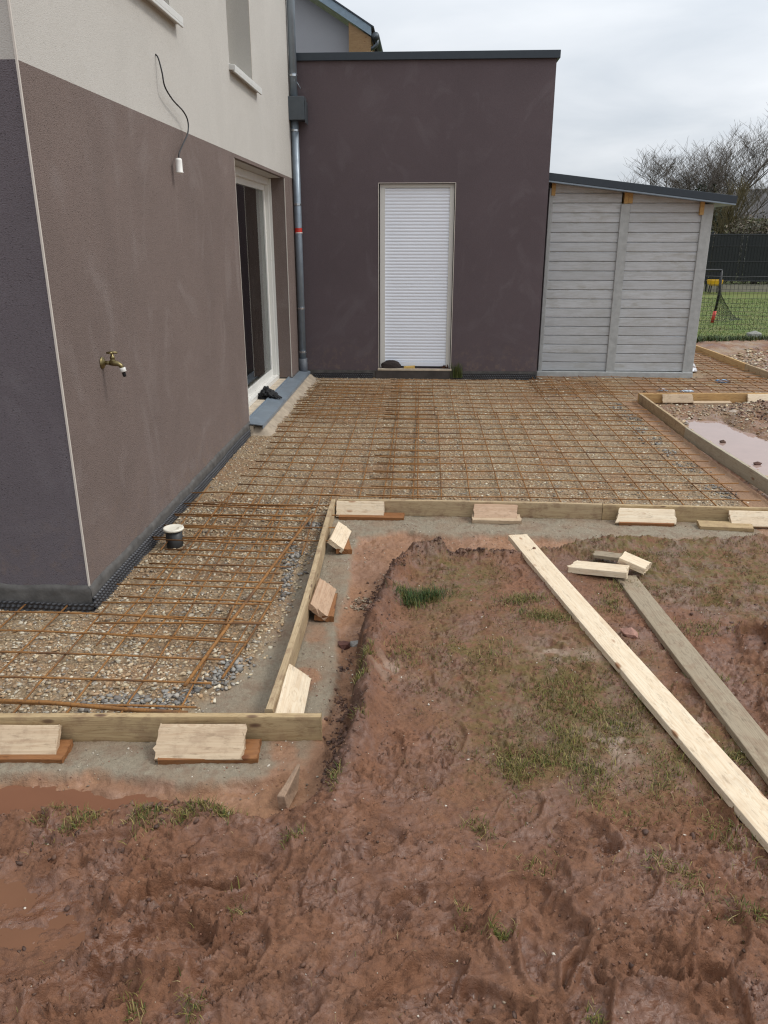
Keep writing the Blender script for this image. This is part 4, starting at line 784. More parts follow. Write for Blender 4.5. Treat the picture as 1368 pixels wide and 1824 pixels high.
chock(2.775, 8.65, af, .33, .10, W_CHOCK, 'left one of two offcuts on the yellowish board behind the right puddle', tilt=62, z=.024, seed=38, rag=.005)
chock(3.70, 8.70, af, .31, .10, W_FRESH, 'right one of two offcuts on the yellowish board behind the right puddle', tilt=62, z=.024, seed=39, rag=.004)
under(3.15, 8.66, af, .42, .07, W_CHOCK, 'flat offcut lying between the two behind the right puddle', seed=40, z=-.02)
# loose planks on the mud
def lay(p0, p1, wd, th, m, name, label, cat, z0, z1, seed, tilt=0, **k):
    d = Vector((p1[0]-p0[0], p1[1]-p0[1], z1-z0)); e_ = Euler((R(tilt), -math.asin(d.z/d.length), math.atan2(d.y, d.x)), 'XYZ')
    return plank(name, m, d.length, wd, th, ((p0[0]+p1[0])/2, (p0[1]+p1[1])/2, (z0+z1)/2), e_, label, cat, None, seed=seed, **k)
lay((1.085, 1.62), (.554, 4.245), .112, .030, W_FRESH, 'loose_plank', 'long clean pale plank lying on the mud from the cross board to the right edge', 'plank', .074, .064, 50, ragged=.001, warp=.3)
lay((1.178, 1.95), (1.043, 3.71), .108, .027, W_GREY, 'loose_plank', 'weathered grey plank lying on the mud at the right under two offcuts', 'plank', .068, .058, 51, ragged=.003, warp=.3)
lay((.79, 3.80), (1.045, 3.69), .105, .034, W_FRESH, 'loose_offcut', 'pale block with its left end on the mud and right end on the weathered plank', 'wood offcut', .074, .098, 52, ragged=.006, skew=.3)
lay((1.045, 3.82), (1.155, 3.74), .10, .034, W_FRESH, 'loose_offcut', 'shorter pale block on top of the weathered plank end', 'wood offcut', .122, .098, 53, ragged=.008)
lay((.93, 3.95), (1.06, 3.90), .07, .02, W_GREY, 'loose_offcut', 'thin grey offcut half hidden behind the two pale blocks', 'wood offcut', .085, .09, 54, ragged=.003)

# ================================================================ reinforcing mesh
def rust():
    m, t, b = mat('rusty_steel'); v = tcoord(t)
    c = mixc(t, noise(t, v, 7, 4), lin((112, 76, 42)), lin((168, 118, 60))); c = mixc(t, ramp(t, noise(t, v, 3.2, 4, .6), [(.50, 0.), (.66, .8)]), c, lin((78, 54, 38))); c = mixc(t, ramp(t, noise(t, v, 90, 3), [(.5, 0.), (.7, .6)]), c, lin((70, 46, 36)))
    L_(t, c, b.inputs['Base Color']); b.inputs['Roughness'].default_value = .8; b.inputs['Metallic'].default_value = .15; bump(t, b, noise(t, v, 600, 2), .6, .001); return m
M_RUST = rust()
def rebar(x0, x1, y0, y1, sx, sy, px_, py_, z, rot, label, seed=0, over=.06, wave=.014, r=.0044, clip=None):
    rr = random.Random(seed); q = MB(); cx, cy = (x0+x1)/2, (y0+y1)/2
    def P(x, y, dz): 
        u, v = x-cx, y-cy; X_ = cx+u*math.cos(rot)-v*math.sin(rot); Y_ = cy+u*math.sin(rot)+v*math.cos(rot)
        zz = z+dz+wave*float(fbm(np.array([X_*1.3]), np.array([Y_*1.3]), 2, 300+seed)[0])
        return (X_, Y_, zz)
    y = py_
    while y < y1:
        if y > y0:
            j = rr.uniform(-.008, .008); j2 = rr.uniform(-.008, .008); a = x0-rr.uniform(.3, 1)*over; b = x1+rr.uniform(.3, 1)*over; n_ = max(3, int((b-a)/.22))
            q.tube([P(a+(b-a)*i/n_, y+j+(j2-j)*i/n_+rr.uniform(-.002,.002), rr.uniform(-.0015,.0015)) for i in range(n_+1)], r, 6)
        y += sy
    x = px_
    while x < x1:
        if x > x0:
            j = rr.uniform(-.008, .008); j2 = rr.uniform(-.008, .008); a = y0-rr.uniform(.2, 1)*over; b = y1+rr.uniform(.2, 1)*over; n_ = max(3, int((b-a)/.22))
            q.tube([P(x+j+(j2-j)*i/n_+rr.uniform(-.002,.002), a+(b-a)*i/n_, -2*r+rr.uniform(-.0015,.0015)) for i in range(n_+1)], r, 6)
        x += sx
    o = q.ob('rebar_mesh', M_RUST, None, True, origin=(cx, cy, z), label=label, cat='rebar mesh', group='rusty reinforcing mesh sheets'); return o
rebar(-3.2, -.86, 2.44, 3.30, .2, .187, -3.10, 2.46, .034, .0, 'nearest rusty mesh sheet, between the near board and the house corner', 1)
rebar(-1.42, -.74, 2.92, 4.95, .2, .2, -1.36, 2.98, .042, -.035, 'narrow mesh sheet between the drain pipe and the trench side board', 2)
rebar(-1.52, -.62, 4.05, 5.10, .2, .2, -1.48, 4.17, .055, .02, 'short sagging mesh sheet at the inside corner, lapped over its neighbours', 3, over=.10, wave=.03)
rebar(-1.30, .05, 4.98, 9.35, .2, .2, -1.25, 5.02, .040, .010, 'mesh sheet in front of the patio door step', 4)
rebar(-.34, 2.20, 4.90, 7.78, .2, .2, -.27, 5.06, .034, .0, 'largest mesh sheet in the middle of the slab behind the cross board', 5)
rebar(-.36, 2.22, 7.60, 9.60, .2, .2, -.30, 7.76, .046, .008, 'far mesh sheet in front of the roller shutter step', 6)
rebar(1.30, 4.20, 8.86, 10.02, .2, .2, 1.35, 8.92, .036, -.012, 'mesh sheet in front of the shed', 7)
rebar(3.60, 4.22, 9.7, 12.9, .2, .2, 3.66, 9.8, .036, .02, 'mesh sheet beyond the shed corner', 8)
rebar(-1.46, -.80, 3.05, 4.75, .2, .2, -1.30, 3.09, .062, .03, 'second narrow mesh sheet lapped on top beside the drain pipe', 9, over=.09, wave=.022)
rebar(-1.22, -.35, 7.35, 9.45, .2, .2, -1.14, 7.44, .055, -.015, 'upper mesh sheet lapped in the back corner below the downpipe', 10, over=.09)
q1 = MB(); q1.tube([(-1.95, 2.475, .040), (-1.4, 2.465, .044), (-1.1, 2.45, .034), (-.86, 2.445, .03)], .0085, 8); q1.ob('reinforcing_bar', M_RUST, None, True, origin=(-1.4, 2.46, .04), label='thick loose rusty bar lying along the inside of the near board', cat='rebar', group='loose reinforcing bars')
q1 = MB(); q1.tube([(-.915, 2.60, .048), (-.86, 3.1, .056), (-.78, 3.8, .058), (-.69, 4.6, .055)], .0078, 8); q1.ob('reinforcing_bar', M_RUST, None, True, origin=(-.85, 3.5, .05), label='long orange bar running away beside the trench side board', cat='rebar', group='loose reinforcing bars')
q1 = MB(); q1.tube([(-.80, 2.72, .012), (-.755, 3.1, .015), (-.715, 3.6, .02)], .0055, 8); q1.ob('reinforcing_bar', M_RUST, None, True, origin=(-.75, 3.2, .01), label='thin bar lying on the gravel edge closest to the trench side board', cat='rebar', group='loose reinforcing bars')

# ================================================================ stones, clods, grass
ICO = None
def ico():
    p = (1+5**.5)/2; v = np.array([(-1,p,0),(1,p,0),(-1,-p,0),(1,-p,0),(0,-1,p),(0,1,p),(0,-1,-p),(0,1,-p),(p,0,-1),(p,0,1),(-p,0,-1),(-p,0,1)], float); v /= np.linalg.norm(v[0])
    f = np.array([(0,11,5),(0,5,1),(0,1,7),(0,7,10),(0,10,11),(1,5,9),(5,11,4),(11,10,2),(10,7,6),(7,1,8),(3,9,4),(3,4,2),(3,2,6),(3,6,8),(3,8,9),(4,9,5),(2,4,11),(6,2,10),(8,6,7),(9,8,1)]); return v, f
def stones(name, P, size, pal, seed, flat=.55, jit=.5, label=None, cat=None, rough=.85, squash=1.0):
    rs = np.random.RandomState(seed); V0, F0 = ico(); n = len(P); size = np.minimum(size, np.median(size)*2.1)
    sc = size[:, None]*np.stack([rs.uniform(.7, 1.3, n), rs.uniform(.55, 1.0, n), rs.uniform(.3, flat, n)], -1)*.5
    V = V0[None]*(1+rs.uniform(-jit, jit, (n, 12, 1))); V = V*sc[:, None, :]
    th = rs.uniform(0, 2*np.pi, n); tl = rs.uniform(-.5, .5, n); c, s = np.cos(tl), np.sin(tl); y = V[..., 1]*c[:, None]-V[..., 2]*s[:, None]; z = V[..., 1]*s[:, None]+V[..., 2]*c[:, None]
    c, s = np.cos(th), np.sin(th); x = V[..., 0]; V = np.stack([x*c[:, None]-y*s[:, None], x*s[:, None]+y*c[:, None], z], -1)+P[:, None, :]
    FF = (F0[None]+(np.arange(n)*12)[:, None, None]).reshape(-1, 3); pal = np.array([lin(c) for c in pal]); col = pal[rs.randint(0, len(pal), n)]*rs.uniform(.82, 1.12, (n, 1))
    m, t, b = mat(name+'_stone'); a = nd(t, 'ShaderNodeAttribute', attribute_name='tint'); v = tcoord(t)
    L_(t, mixc(t, ramp(t, noise(t, v, 120, 4, .7), [(.4, 0.), (.8, .35)]), a.outputs['Color'], lin((130, 106, 80))), b.inputs['Base Color']); b.inputs['Roughness'].default_value = rough
    o = np_mesh(name, V.reshape(-1, 3), FF, m, False, {'tint': np.repeat(col, 12, 0)}); o['kind'] = 'stuff'
    if label: o['label'] = label
    return o
def scatter(n, x0, x1, y0, y1, fn, seed):
    rs = np.random.RandomState(seed); x = rs.uniform(x0, x1, n); y = rs.uniform(y0, y1, n); d = masks(x, y); k = rs.rand(n) < fn(x, y, d); x, y = x[k], y[k]
    z = gheight(x, y); return np.stack([x, y, z], -1)
gd = lambda x, y, d: (d['grav'] < -.02)*(d['conc'] > -.03)*((x > XH+.03) | (y < YH-.03))*(.5+.5*sst(.36, .62, vnoise(x*2.6, y*2.6, 140)+.25*fbm(x*9, y*9, 2, 142)))*np.where(x > 2.10, .3, 1)
PAL = [(172,152,122),(190,174,144),(154,130,102),(206,196,174),(146,138,126),(168,138,104),(184,164,134),(132,118,102),(176,148,116),(194,184,164)]
P = scatter(40000, -3.0, -.6, 2.36, 5.0, gd, 1); sz = np.random.RandomState(3).lognormal(math.log(.0115), .50, len(P)); P[:, 2] += sz*.10
stones('gravel', P, sz, PAL, 4)
P = scatter(52000, -1.6, 2.3, 4.7, 9.95, gd, 5); sz = np.random.RandomState(6).lognormal(math.log(.0115), .45, len(P)); P[:, 2] += sz*.04
stones('gravel', P, sz, PAL, 7)
P = scatter(5000, 1.3, 4.3, 8.8, 13, gd, 8); sz = np.random.RandomState(9).lognormal(math.log(.022), .35, len(P)); P[:, 2] += sz*.1
stones('gravel', P, sz, PAL, 10)
P = scatter(6000, 2.45, 4.6, 5.0, 8.65, lambda x, y, d: (d['pr'] > -.06)*(d['right'] < 0)*.8, 11); sz = np.random.RandomState(12).lognormal(math.log(.020), .4, len(P)); P[:, 2] += sz*.15
stones('gravel', P, sz, PAL, 13)
P = scatter(5000, 4.4, 8, 9, 13.6, lambda x, y, d: (d['farr'] < 0)*sst(.45, .7, vnoise(x*1.5, y*1.5, 150)), 14); sz = np.random.RandomState(15).lognormal(math.log(.035), .35, len(P)); P[:, 2] += sz*.15
stones('gravel', P, sz, PAL, 16)
# bluish crushed stone along the inner edges
def near_line(pts, n, wdt, seed):
    rs = np.random.RandomState(seed); o = []
    for (ax, ay), (bx, by) in zip(pts[:-1], pts[1:]):
        k = int(n*math.hypot(bx-ax, by-ay)); t_ = rs.rand(k); nx_, ny_ = by-ay, ax-bx; l_ = math.hypot(nx_, ny_); off = rs.normal(0, wdt, k); o.append(np.stack([ax+(bx-ax)*t_+nx_/l_*off, ay+(by-ay)*t_+ny_/l_*off], -1))
    p = np.concatenate(o); keep = vnoise(p[:, 0]*5, p[:, 1]*5, 152) > .38; p = p[keep]; return np.concatenate([p, gheight(p[:, 0], p[:, 1])[:, None]], 1)
P = near_line([(-2.2,2.46),(-.93,2.56),(-.79,2.8),(-.74,3.2),(-.73,4.0),(-.68,4.6)], 620, .035, 20); P2 = near_line([(2.05,8.5),(2.02,6.8),(2.12,5.2)], 260, .05, 21); P = np.concatenate([P, P2]); sz = np.random.RandomState(22).lognormal(math.log(.016), .4, len(P)); P[:, 2] += sz*.2
stones('gravel', P, sz, [(122,120,116),(142,140,134),(104,100,96),(160,154,144)], 23)
# pebbles on mud and concrete
P = scatter(22000, -1.6, 2.4, 1.15, 4.8, lambda x, y, d: (d['mud'] < .02)*.10+(d['mud'] > .0)*(d['grav'] > .04)*.9*sst(.25, .6, vnoise(x*6, y*6, 345)), 24); sz = np.random.RandomState(25).lognormal(math.log(.0048), .45, len(P)); P[:, 2] += sz*.15
stones('pebbles', P, sz, [(170,158,142),(150,132,112),(196,186,172),(120,104,90),(128,90,72)], 26)
# clods of mud along the trench and in churned places
P = near_line([(-1.6,1.95),(-.46,1.97),(-.30,2.12),(-.27,2.41),(-.27,2.84),(-.26,3.25),(-.21,3.7),(-.10,3.95),(.1,4.12),(.54,4.17)], 330, .045, 30)
Pz = scatter(4500, -1.4, 2.2, 1.2, 3.6, lambda x, y, d: (d['mud'] < 0)*rough_zone(x, y)**2, 31); Pr = scatter(2500, 2.9, 4.6, 7.1, 8.6, lambda x, y, d: (d['pr'] > .05)*np.exp(-(((x-3.8)/.6)**2+((y-7.9)/.6)**2)), 33)
P = np.concatenate([P, Pz, Pr]); sz = np.random.RandomState(32).lognormal(math.log(.0095), .5, len(P)); sz[-len(Pr):] *= 3.0; P[:, 2] += sz*.1
o = stones('mud_clods', P, sz, [(92,64,50),(76,50,40),(108,78,62),(66,44,36)], 34, flat=.9, jit=.45, rough=.7)
P = scatter(46000, -1.5, 2.4, 1.12, 4.4, lambda x, y, d: (d['mud'] < .06)*np.clip(.25+1.5*sst(.4, .75, vnoise(x*6, y*6, 330))*vnoise(x*30, y*30, 331), 0, 1), 38); sz = np.random.RandomState(39).lognormal(math.log(.0042), .45, len(P)); P[:, 2] += sz*.02
stones('mud_crumbs', P, sz, [(116,82,66),(98,66,52),(126,92,76),(84,56,45)], 40, flat=.9, jit=.45, rough=.75)
P = near_line([(-.46,1.97),(-.30,2.12),(-.27,2.41),(-.27,2.84),(-.25,3.25),(-.20,3.7),(-.08,3.93),(.1,4.02),(.55,4.05)], 900, .032, 41); sz = np.random.RandomState(42).lognormal(math.log(.011), .55, len(P)); P[:, 2] += sz*.05
stones('mud_clods', P, sz, [(84,56,45),(70,46,38),(100,70,56)], 43, flat=.9, jit=.45, rough=.75)
# pale grit pile
P = near_line([(-.36,3.20),(-.31,3.45),(-.28,3.62)], 500, .03, 35); sz = np.random.RandomState(36).lognormal(math.log(.014), .35, len(P)); P[:, 2] += sz*.25
stones('pebbles', P, sz, [(146,128,108),(160,144,122),(120,98,80)], 37)
def rock(name, loc, sx, sy, sz_, col, label, cat, rot=(0,0,0), seed=0, sharp=1, jit=.28, sub=2):
    import bmesh
    rs = np.random.RandomState(seed+500); bm = bmesh.new(); bmesh.ops.create_icosphere(bm, subdivisions=1, radius=1)
    for v in bm.verts: v.co = v.co*(1+rs.uniform(-jit, jit))
    bmesh.ops.subdivide_edges(bm, edges=bm.edges[:], cuts=3, use_grid_fill=True)
    for v in bm.verts: v.co = Vector((v.co.x*sx, v.co.y*sy, v.co.z*sz_))*(1+rs.uniform(-.02, .02))
    me = bpy.data.meshes.new(name); bm.to_mesh(me); bm.free(); me.materials.append(plain(name+'_surface', col, .85, var=.35, nscale=40, bmp=.8)); o = bpy.data.objects.new(name, me); COL.objects.link(o); o.location = loc; o.rotation_euler = rot; return tag(o, label, cat)
rock('stone', (.915, 3.09, hz(.915, 3.09)+.012), .045, .038, .026, (150, 112, 98), 'reddish triangular stone on the mud between the two loose planks', 'stone', seed=1)
rock('stone', (-.345, 3.12, hz(-.345, 3.12)+.012), .034, .03, .026, (92, 58, 48), 'dark red clod on the trench edge beside the trench side board', 'stone', (0,0,.3), seed=2)
rock('stone', (-.295, 3.13, hz(-.295, 3.13)+.01), .03, .02, .016, (138, 134, 128), 'grey stone just right of the dark red clod', 'stone', seed=3)
rock('stone', (-.16, 3.85, hz(-.16, 3.85)+.012), .025, .02, .018, (170, 162, 150), 'pale stone near the top of the trench edge mound', 'stone', seed=4)
rock('stone', (2.70, 7.0, -.050), .035, .025, .022, (84, 62, 52), 'dark stone at the left edge of the right puddle', 'stone', seed=5)
rock('stone', (2.72, 6.28, -.050), .035, .025, .020, (88, 62, 52), 'second dark stone nearer along the edge of the right puddle', 'stone', seed=6)
rock('stone', (3.15, 8.05, 0.0), .055, .045, .04, (160, 146, 132), 'pale round stone behind the right puddle', 'stone', seed=7)
q = MB(); q.add([(-.452,2.055,-.06),(-.420,2.048,-.06),(-.402,2.15,-.06),(-.422,2.155,-.06),(-.458,2.06,-.012),(-.430,2.05,-.006),(-.392,2.158,.040),(-.404,2.165,.038),(-.436,2.10,.006),(-.412,2.10,.014)], [(0,3,2,1),(0,1,5,4),(1,2,6,9,5),(2,3,7,6),(3,0,4,8,7),(4,5,9,8),(8,9,6,7)])
q.ob('concrete_shard', plain('broken_concrete', (148, 122, 100), .9, var=.4, nscale=30, bmp=.9), None, origin=(-.42, 2.1, -.06), bevel=.003, label='narrow broken concrete shard standing in the trench below the near board end', cat='concrete shard')
rock('concrete_block', (5.62, 13.9, .10), .15, .11, .10, (130, 130, 122), 'grey concrete block in the grass beyond the far mud', 'concrete block', (0,0,.2), seed=9, jit=.08)

def grass(name, pts, hlen, wid, pal, seed, lean=.9, label=None):
    rs = np.random.RandomState(seed); n = len(pts); az = rs.uniform(0, 2*np.pi, n); L = hlen*rs.uniform(.45, 1.3, n); ln = rs.uniform(.2, 1, n)*lean; dr = np.stack([np.cos(az), np.sin(az)], -1); pr = np.stack([-np.sin(az), np.cos(az)], -1); ww = wid*rs.uniform(.6, 1.3, n)
    vs = []
    for k, (s, h) in enumerate(((0, 0), (.45, .62), (1.0, .88))):
        horiz = L*ln*s*(.6+.4*s); z = L*h*np.sqrt(np.clip(1-(ln*.85)**2, .03, 1)); c = pts[:, :2]+dr*horiz[:, None]; wk = ww*(1, .8, .12)[k]
        for sg in (-1, 1): vs.append(np.concatenate([c+pr*(wk*sg*.5)[:, None], (pts[:, 2]+z-.002)[:, None]], 1))
    V = np.stack(vs, 1).reshape(-1, 3); b = (np.arange(n)*6)[:, None]; FF = np.concatenate([b+np.array([[0,1,3,2]]), b+np.array([[2,3,5,4]])], 0)
    pal = np.array([lin(c) for c in pal]); col = pal[rs.randint(0, len(pal), n)]*rs.uniform(.7, 1.25, (n, 1))
    m, t, bb = mat(name+'_blades'); a = nd(t, 'ShaderNodeAttribute', attribute_name='tint'); L_(t, a.outputs['Color'], bb.inputs['Base Color']); bb.inputs['Roughness'].default_value = .6; bb.inputs['Specular IOR Level'].default_value = .3
    o = np_mesh(name, V, FF, m, False, {'tint': np.repeat(col, 6, 0)}); o['kind'] = 'stuff'; return o
TUFTS = [(-.05,3.41,.06,500),(.04,3.44,.06,350),(.48,3.41,.09,450),(.56,3.25,.08,420),(.51,2.30,.10,500),(.32,2.17,.07,350),(.42,2.22,.10,350),(-.24,2.75,.05,260),(-.24,2.62,.04,120),(-.70,1.955,.06,260),(-.60,1.96,.05,240),(-.84,1.93,.07,260),(-1.03,1.88,.06,200),(.57,2.11,.09,260),(.71,2.42,.12,350),(.60,2.5,.12,300),(.81,2.15,.10,250),(.71,1.72,.07,160),(.91,1.88,.09,180),(.88,1.6,.07,160),(.18,1.89,.05,70),(.21,1.51,.025,90),(.34,1.75,.05,60),(-.63,1.26,.035,50),(-.50,1.26,.03,60),(.41,1.3,.02,40),(-.37,1.86,.03,40),(-.47,1.56,.03,30),(.12,1.56,.02,25),(1.23,3.16,.10,260),(.53,2.66,.10,200),(-.08,2.88,.10,160),(.3,2.9,.10,160),(1.0,3.6,.08,200),(.9,3.4,.08,200),(1.15,2.75,.06,120),(-.22,2.35,.03,70),(-.27,2.08,.03,60),(.86,2.6,.07,160),(1.05,2.25,.05,160),(-1.15,1.92,.05,80),(.62,1.95,.06,70)]
rs = np.random.RandomState(60); pts = []
for x, y, r_, n_ in TUFTS:
    n_ = int(n_*1.5); a_ = rs.uniform(0, 6.28); g_ = np.stack([rs.normal(0, r_*.8, n_), rs.normal(0, r_*.4, n_)], -1); pts.append(np.stack([x+g_[:,0]*math.cos(a_)-g_[:,1]*math.sin(a_), y+g_[:,0]*math.sin(a_)+g_[:,1]*math.cos(a_)], -1))
pts = np.concatenate(pts); keep = (masks(pts[:,0], pts[:,1])['mud'] < .0); pts = pts[keep]; pts = np.concatenate([pts, gheight(pts[:,0], pts[:,1])[:, None]], 1)
grass('grass', pts, .028, .0024, [(84,90,36),(104,102,44),(128,116,62),(66,78,30),(98,88,44),(140,124,80),(110,88,58)], 61, 1.1)
p2 = np.stack([-.045+rs.normal(0, .035, 420), 3.40+rs.normal(0, .04, 420)], -1); p3 = np.stack([.05+rs.normal(0, .04, 260), 3.45+rs.normal(0, .03, 260)], -1); p2 = np.concatenate([p2, p3]); p2 = np.concatenate([p2, gheight(p2[:,0], p2[:,1])[:, None]], 1)
grass('grass', p2, .055, .0026, [(44,66,28),(58,82,34),(38,56,26),(84,92,46)], 62, 1.0)
def gdn(x, y, d):
    v = np.clip(.62+1.7*fbm(x*1.6+3, y*1.6, 4, 96), 0, 1)*sst(1.7, 2.4, y)*sst(-.2, .15, x); v = np.maximum(v, .9*np.exp(-((x-1.7)/.7)**2-((y-3.95)/.35)**2)); return v*(d['mud'] < -.03)*sst(.45, .75, vnoise(x*13, y*13, 155))*(1-.7*rough_zone(x, y))
P = scatter(125000, -.3, 2.6, 1.5, 4.4, gdn, 63); grass('grass', P, .016, .0022, [(98,92,44),(84,84,36),(124,108,66),(108,92,52),(72,74,32),(112,86,58)], 64, 1.12)
P = scatter(500, -1.5, 1.2, 1.15, 2.3, lambda x, y, d: (d['mud'] < -.02)*.5, 65); grass('grass', P, .022, .0014, [(150,134,96),(128,112,74),(104,104,52)], 66, 1.05)
P = scatter(60000, 4.6, 14, 13.4, 24, lambda x, y, d: sst(13.6, 14.1, y+.3*(x-5)/9+.25*fbm(x*2, y*2, 3, 95))*(x < .56*y), 67); grass('lawn_grass', P, .034, .009, [(78,108,40),(92,120,48),(118,128,66),(64,90,34),(110,112,62)], 68, 1.0)
P = scatter(9000, 4.4, 9, 13.2, 14.3, lambda x, y, d: sst(13.3, 13.7, y+.3*(x-5)/9), 69); grass('lawn_grass', P, .10, .012, [(50,70,30),(66,86,38),(40,54,26),(84,88,48)], 70, .9)
# small weed at the door sill
p = np.stack([.40+rs.normal(0, .035, 160), 9.915+rs.normal(0, .008, 160), np.full(160, .0)], -1); p[:, 2] = .02
wd_ = grass('weed', p, .19, .004, [(62,78,36),(78,92,44),(92,94,54)], 71, .45); del wd_['kind']; tag(wd_, 'small green weed growing at the right foot of the shutter door', 'weed')
p = np.stack([.255+rs.normal(0, .02, 70), 10.0+rs.normal(0, .01, 70), np.full(70, .125)], -1)
wl = grass('dead_leaves', p, .05, .014, [(92,58,40),(70,44,34),(110,72,48)], 72, 1.0); del wl['kind']; tag(wl, 'small heap of dead brown leaves in the right corner of the shutter sill', 'leaves')
# litter near the shed
q = MB(); q.add([(3.42,10.50,.02),(3.62,10.62,.012),(3.78,11.25,.012),(3.45,11.2,.02),(3.42,10.50,.03),(3.62,10.62,.022),(3.78,11.25,.022),(3.45,11.2,.03)], [(0,3,2,1),(4,5,6,7),(0,1,5,4),(1,2,6,5),(2,3,7,6),(3,0,4,7)])
q.ob('white_sheet', plain('white_board', (232, 234, 238), .4, var=.02), None, origin=(3.55, 10.8, .02), label='white sheet on the gravel at the right foot of the shed', cat='sheet')
for i, (x, y, sx, sy, c, lb) in enumerate(((3.70, 9.88, .08, .05, (140, 176, 208), 'bright blue plastic scrap on the gravel right of the shed'), (3.05, 9.22, .06, .03, (190, 200, 210), 'pale blue plastic scrap behind the yellowish board'), (2.78, 9.25, .05, .025, (186, 194, 202), 'small greyish blue scrap left of the pale blue one'))):
    lump('plastic_scrap', (x, y, hz(x, y)+.004), sx, sy, .018, plain('blue_plastic%d' % i, c, .3, var=.1), lb, 'plastic scrap', .6, 10+i, 3)

# ================================================================ beyond the garden
M_MESHB = plain('black_pvc_slats', (15, 20, 24), .55, var=.12, nscale=3)
fence = thing('privacy_fence', (12, 27, 0), 'tall black slatted privacy fence on concrete gravel boards behind the lawn', 'fence')
q = MB(); rr = random.Random(5); x = 6.0
while x < 20:
    g_ = .046; gap = 0.004 if rr.random() < .85 else .012
    q.box(x, x+g_-gap, 26.99, 27.0, .33+rr.uniform(-.015,.01), 1.80); x += g_
q.ob('slat_panel', M_MESHB, fence)
q = MB()
for z in (.36, .95, 1.42, 1.76): q.tube([(6, 26.975, z), (20, 26.975, z)], .008, 5)
for i in range(140): q.tube([(6+i*.1, 26.98, .34), (6+i*.1, 26.98, 1.84)], .004, 4)
q.ob('wire_panel', M_MESHB, fence)
for i in range(6):
    q = MB(); q.box(6.6+i*2.5, 6.66+i*2.5, 27.02, 27.08, 0, 1.86); q.ob('post', M_MESHB, fence)
    q = MB(); q.box(6.63+i*2.5+.04, 6.63+(i+1)*2.5-.04, 26.98, 27.03, -.05, .235); q.ob('gravel_board', plain('gravel_board_concrete', (142, 136, 122), .9, var=.2, nscale=6), fence)
M_BLKM = plain('black_tube', (18, 18, 20), .5)
goal = thing('football_goal', (5.6, 17.1, 0), 'small black net goal with a red foot on the lawn behind the shed', 'goal')
q = MB(); q.tube([(4.2, 17.1, 1.055), (6.06, 17.1, 1.055)], .022, 8); q.tube([(6.05, 17.1, 1.05), (6.07, 17.1, .62), (6.03, 17.1, .22)], .027, 8); q.ob('frame', M_BLKM, goal, True)
q = MB(); q.tube([(6.03, 17.1, .24), (6.00, 17.1, .0)], .035, 8); q.ob('red_foot', plain('red_paint', (190, 62, 48), .5), goal, True)
q = MB()
for i in range(14):
    t_ = i/13; top = Vector((6.07-.02*t_, 17.1, .62-.5*t_)) if False else Vector((6.06-.03*t_, 17.1, .80-.75*t_)); bx = Vector((6.06+.75*(t_**.8), 17.3+.4*t_, .03+.62*(1-t_)**2.2)); q.tube([top, (top+bx)/2-Vector((0,0,.04)), bx], .0035, 4)
for i in range(12):
    t_ = i/11; pts_ = [Vector((6.05+(.72*(s**.8))*t_, 17.12+.4*s*t_, (.80-.75*s)*(1-t_)+(.03+.62*(1-s)**2.2)*t_)) for s in (0, .25, .5, .75, 1)]; q.tube(pts_, .0035, 4)
q.ob('net', M_BLKM, goal)
nf = thing('netting_fence', (7, 15.6, 0), 'low black netting fence stretched across the front of the lawn', 'netting fence')
q = MB()
for i in range(56): q.tube([(4.3+i*.075, 15.6, .02), (4.3+i*.075, 15.6, 1.0)], .0028, 4, False)
for k in range(13): q.tube([(4.3+s*.53, 15.6, .04+k*.08+.012*math.sin(s*1.7+k)) for s in range(9)], .0028 if k < 12 else .006, 4, False)
q.ob('net', M_BLKM, nf)
for x in (4.9, 8.5):
    q = MB(); q.tube([(x, 15.62, 0), (x, 15.62, 1.05)], .015, 6); q.ob('post', M_BLKM, nf)
toy = thing('toy_tub', (9.18, 26.4, 0), 'yellow plastic toy tub on dark legs in front of the black fence beside the shed', 'toy')
q = MB(); q.lathe([(.16,.0),(.22,.04),(.26,.16),(.24,.17)], 14, Matrix.Translation((9.18, 26.4, .24))); q.ob('tub', plain('yellow_plastic', (226, 176, 44), .4), toy)
for ox, oy in ((-.14,-.1),(.14,-.1),(-.14,.1),(.14,.1)):
    q = MB(); q.tube([(9.18+ox, 26.4+oy, 0), (9.18+ox*.8, 26.4+oy*.8, .26)], .015, 6); q.ob('leg', M_BLKM, toy)

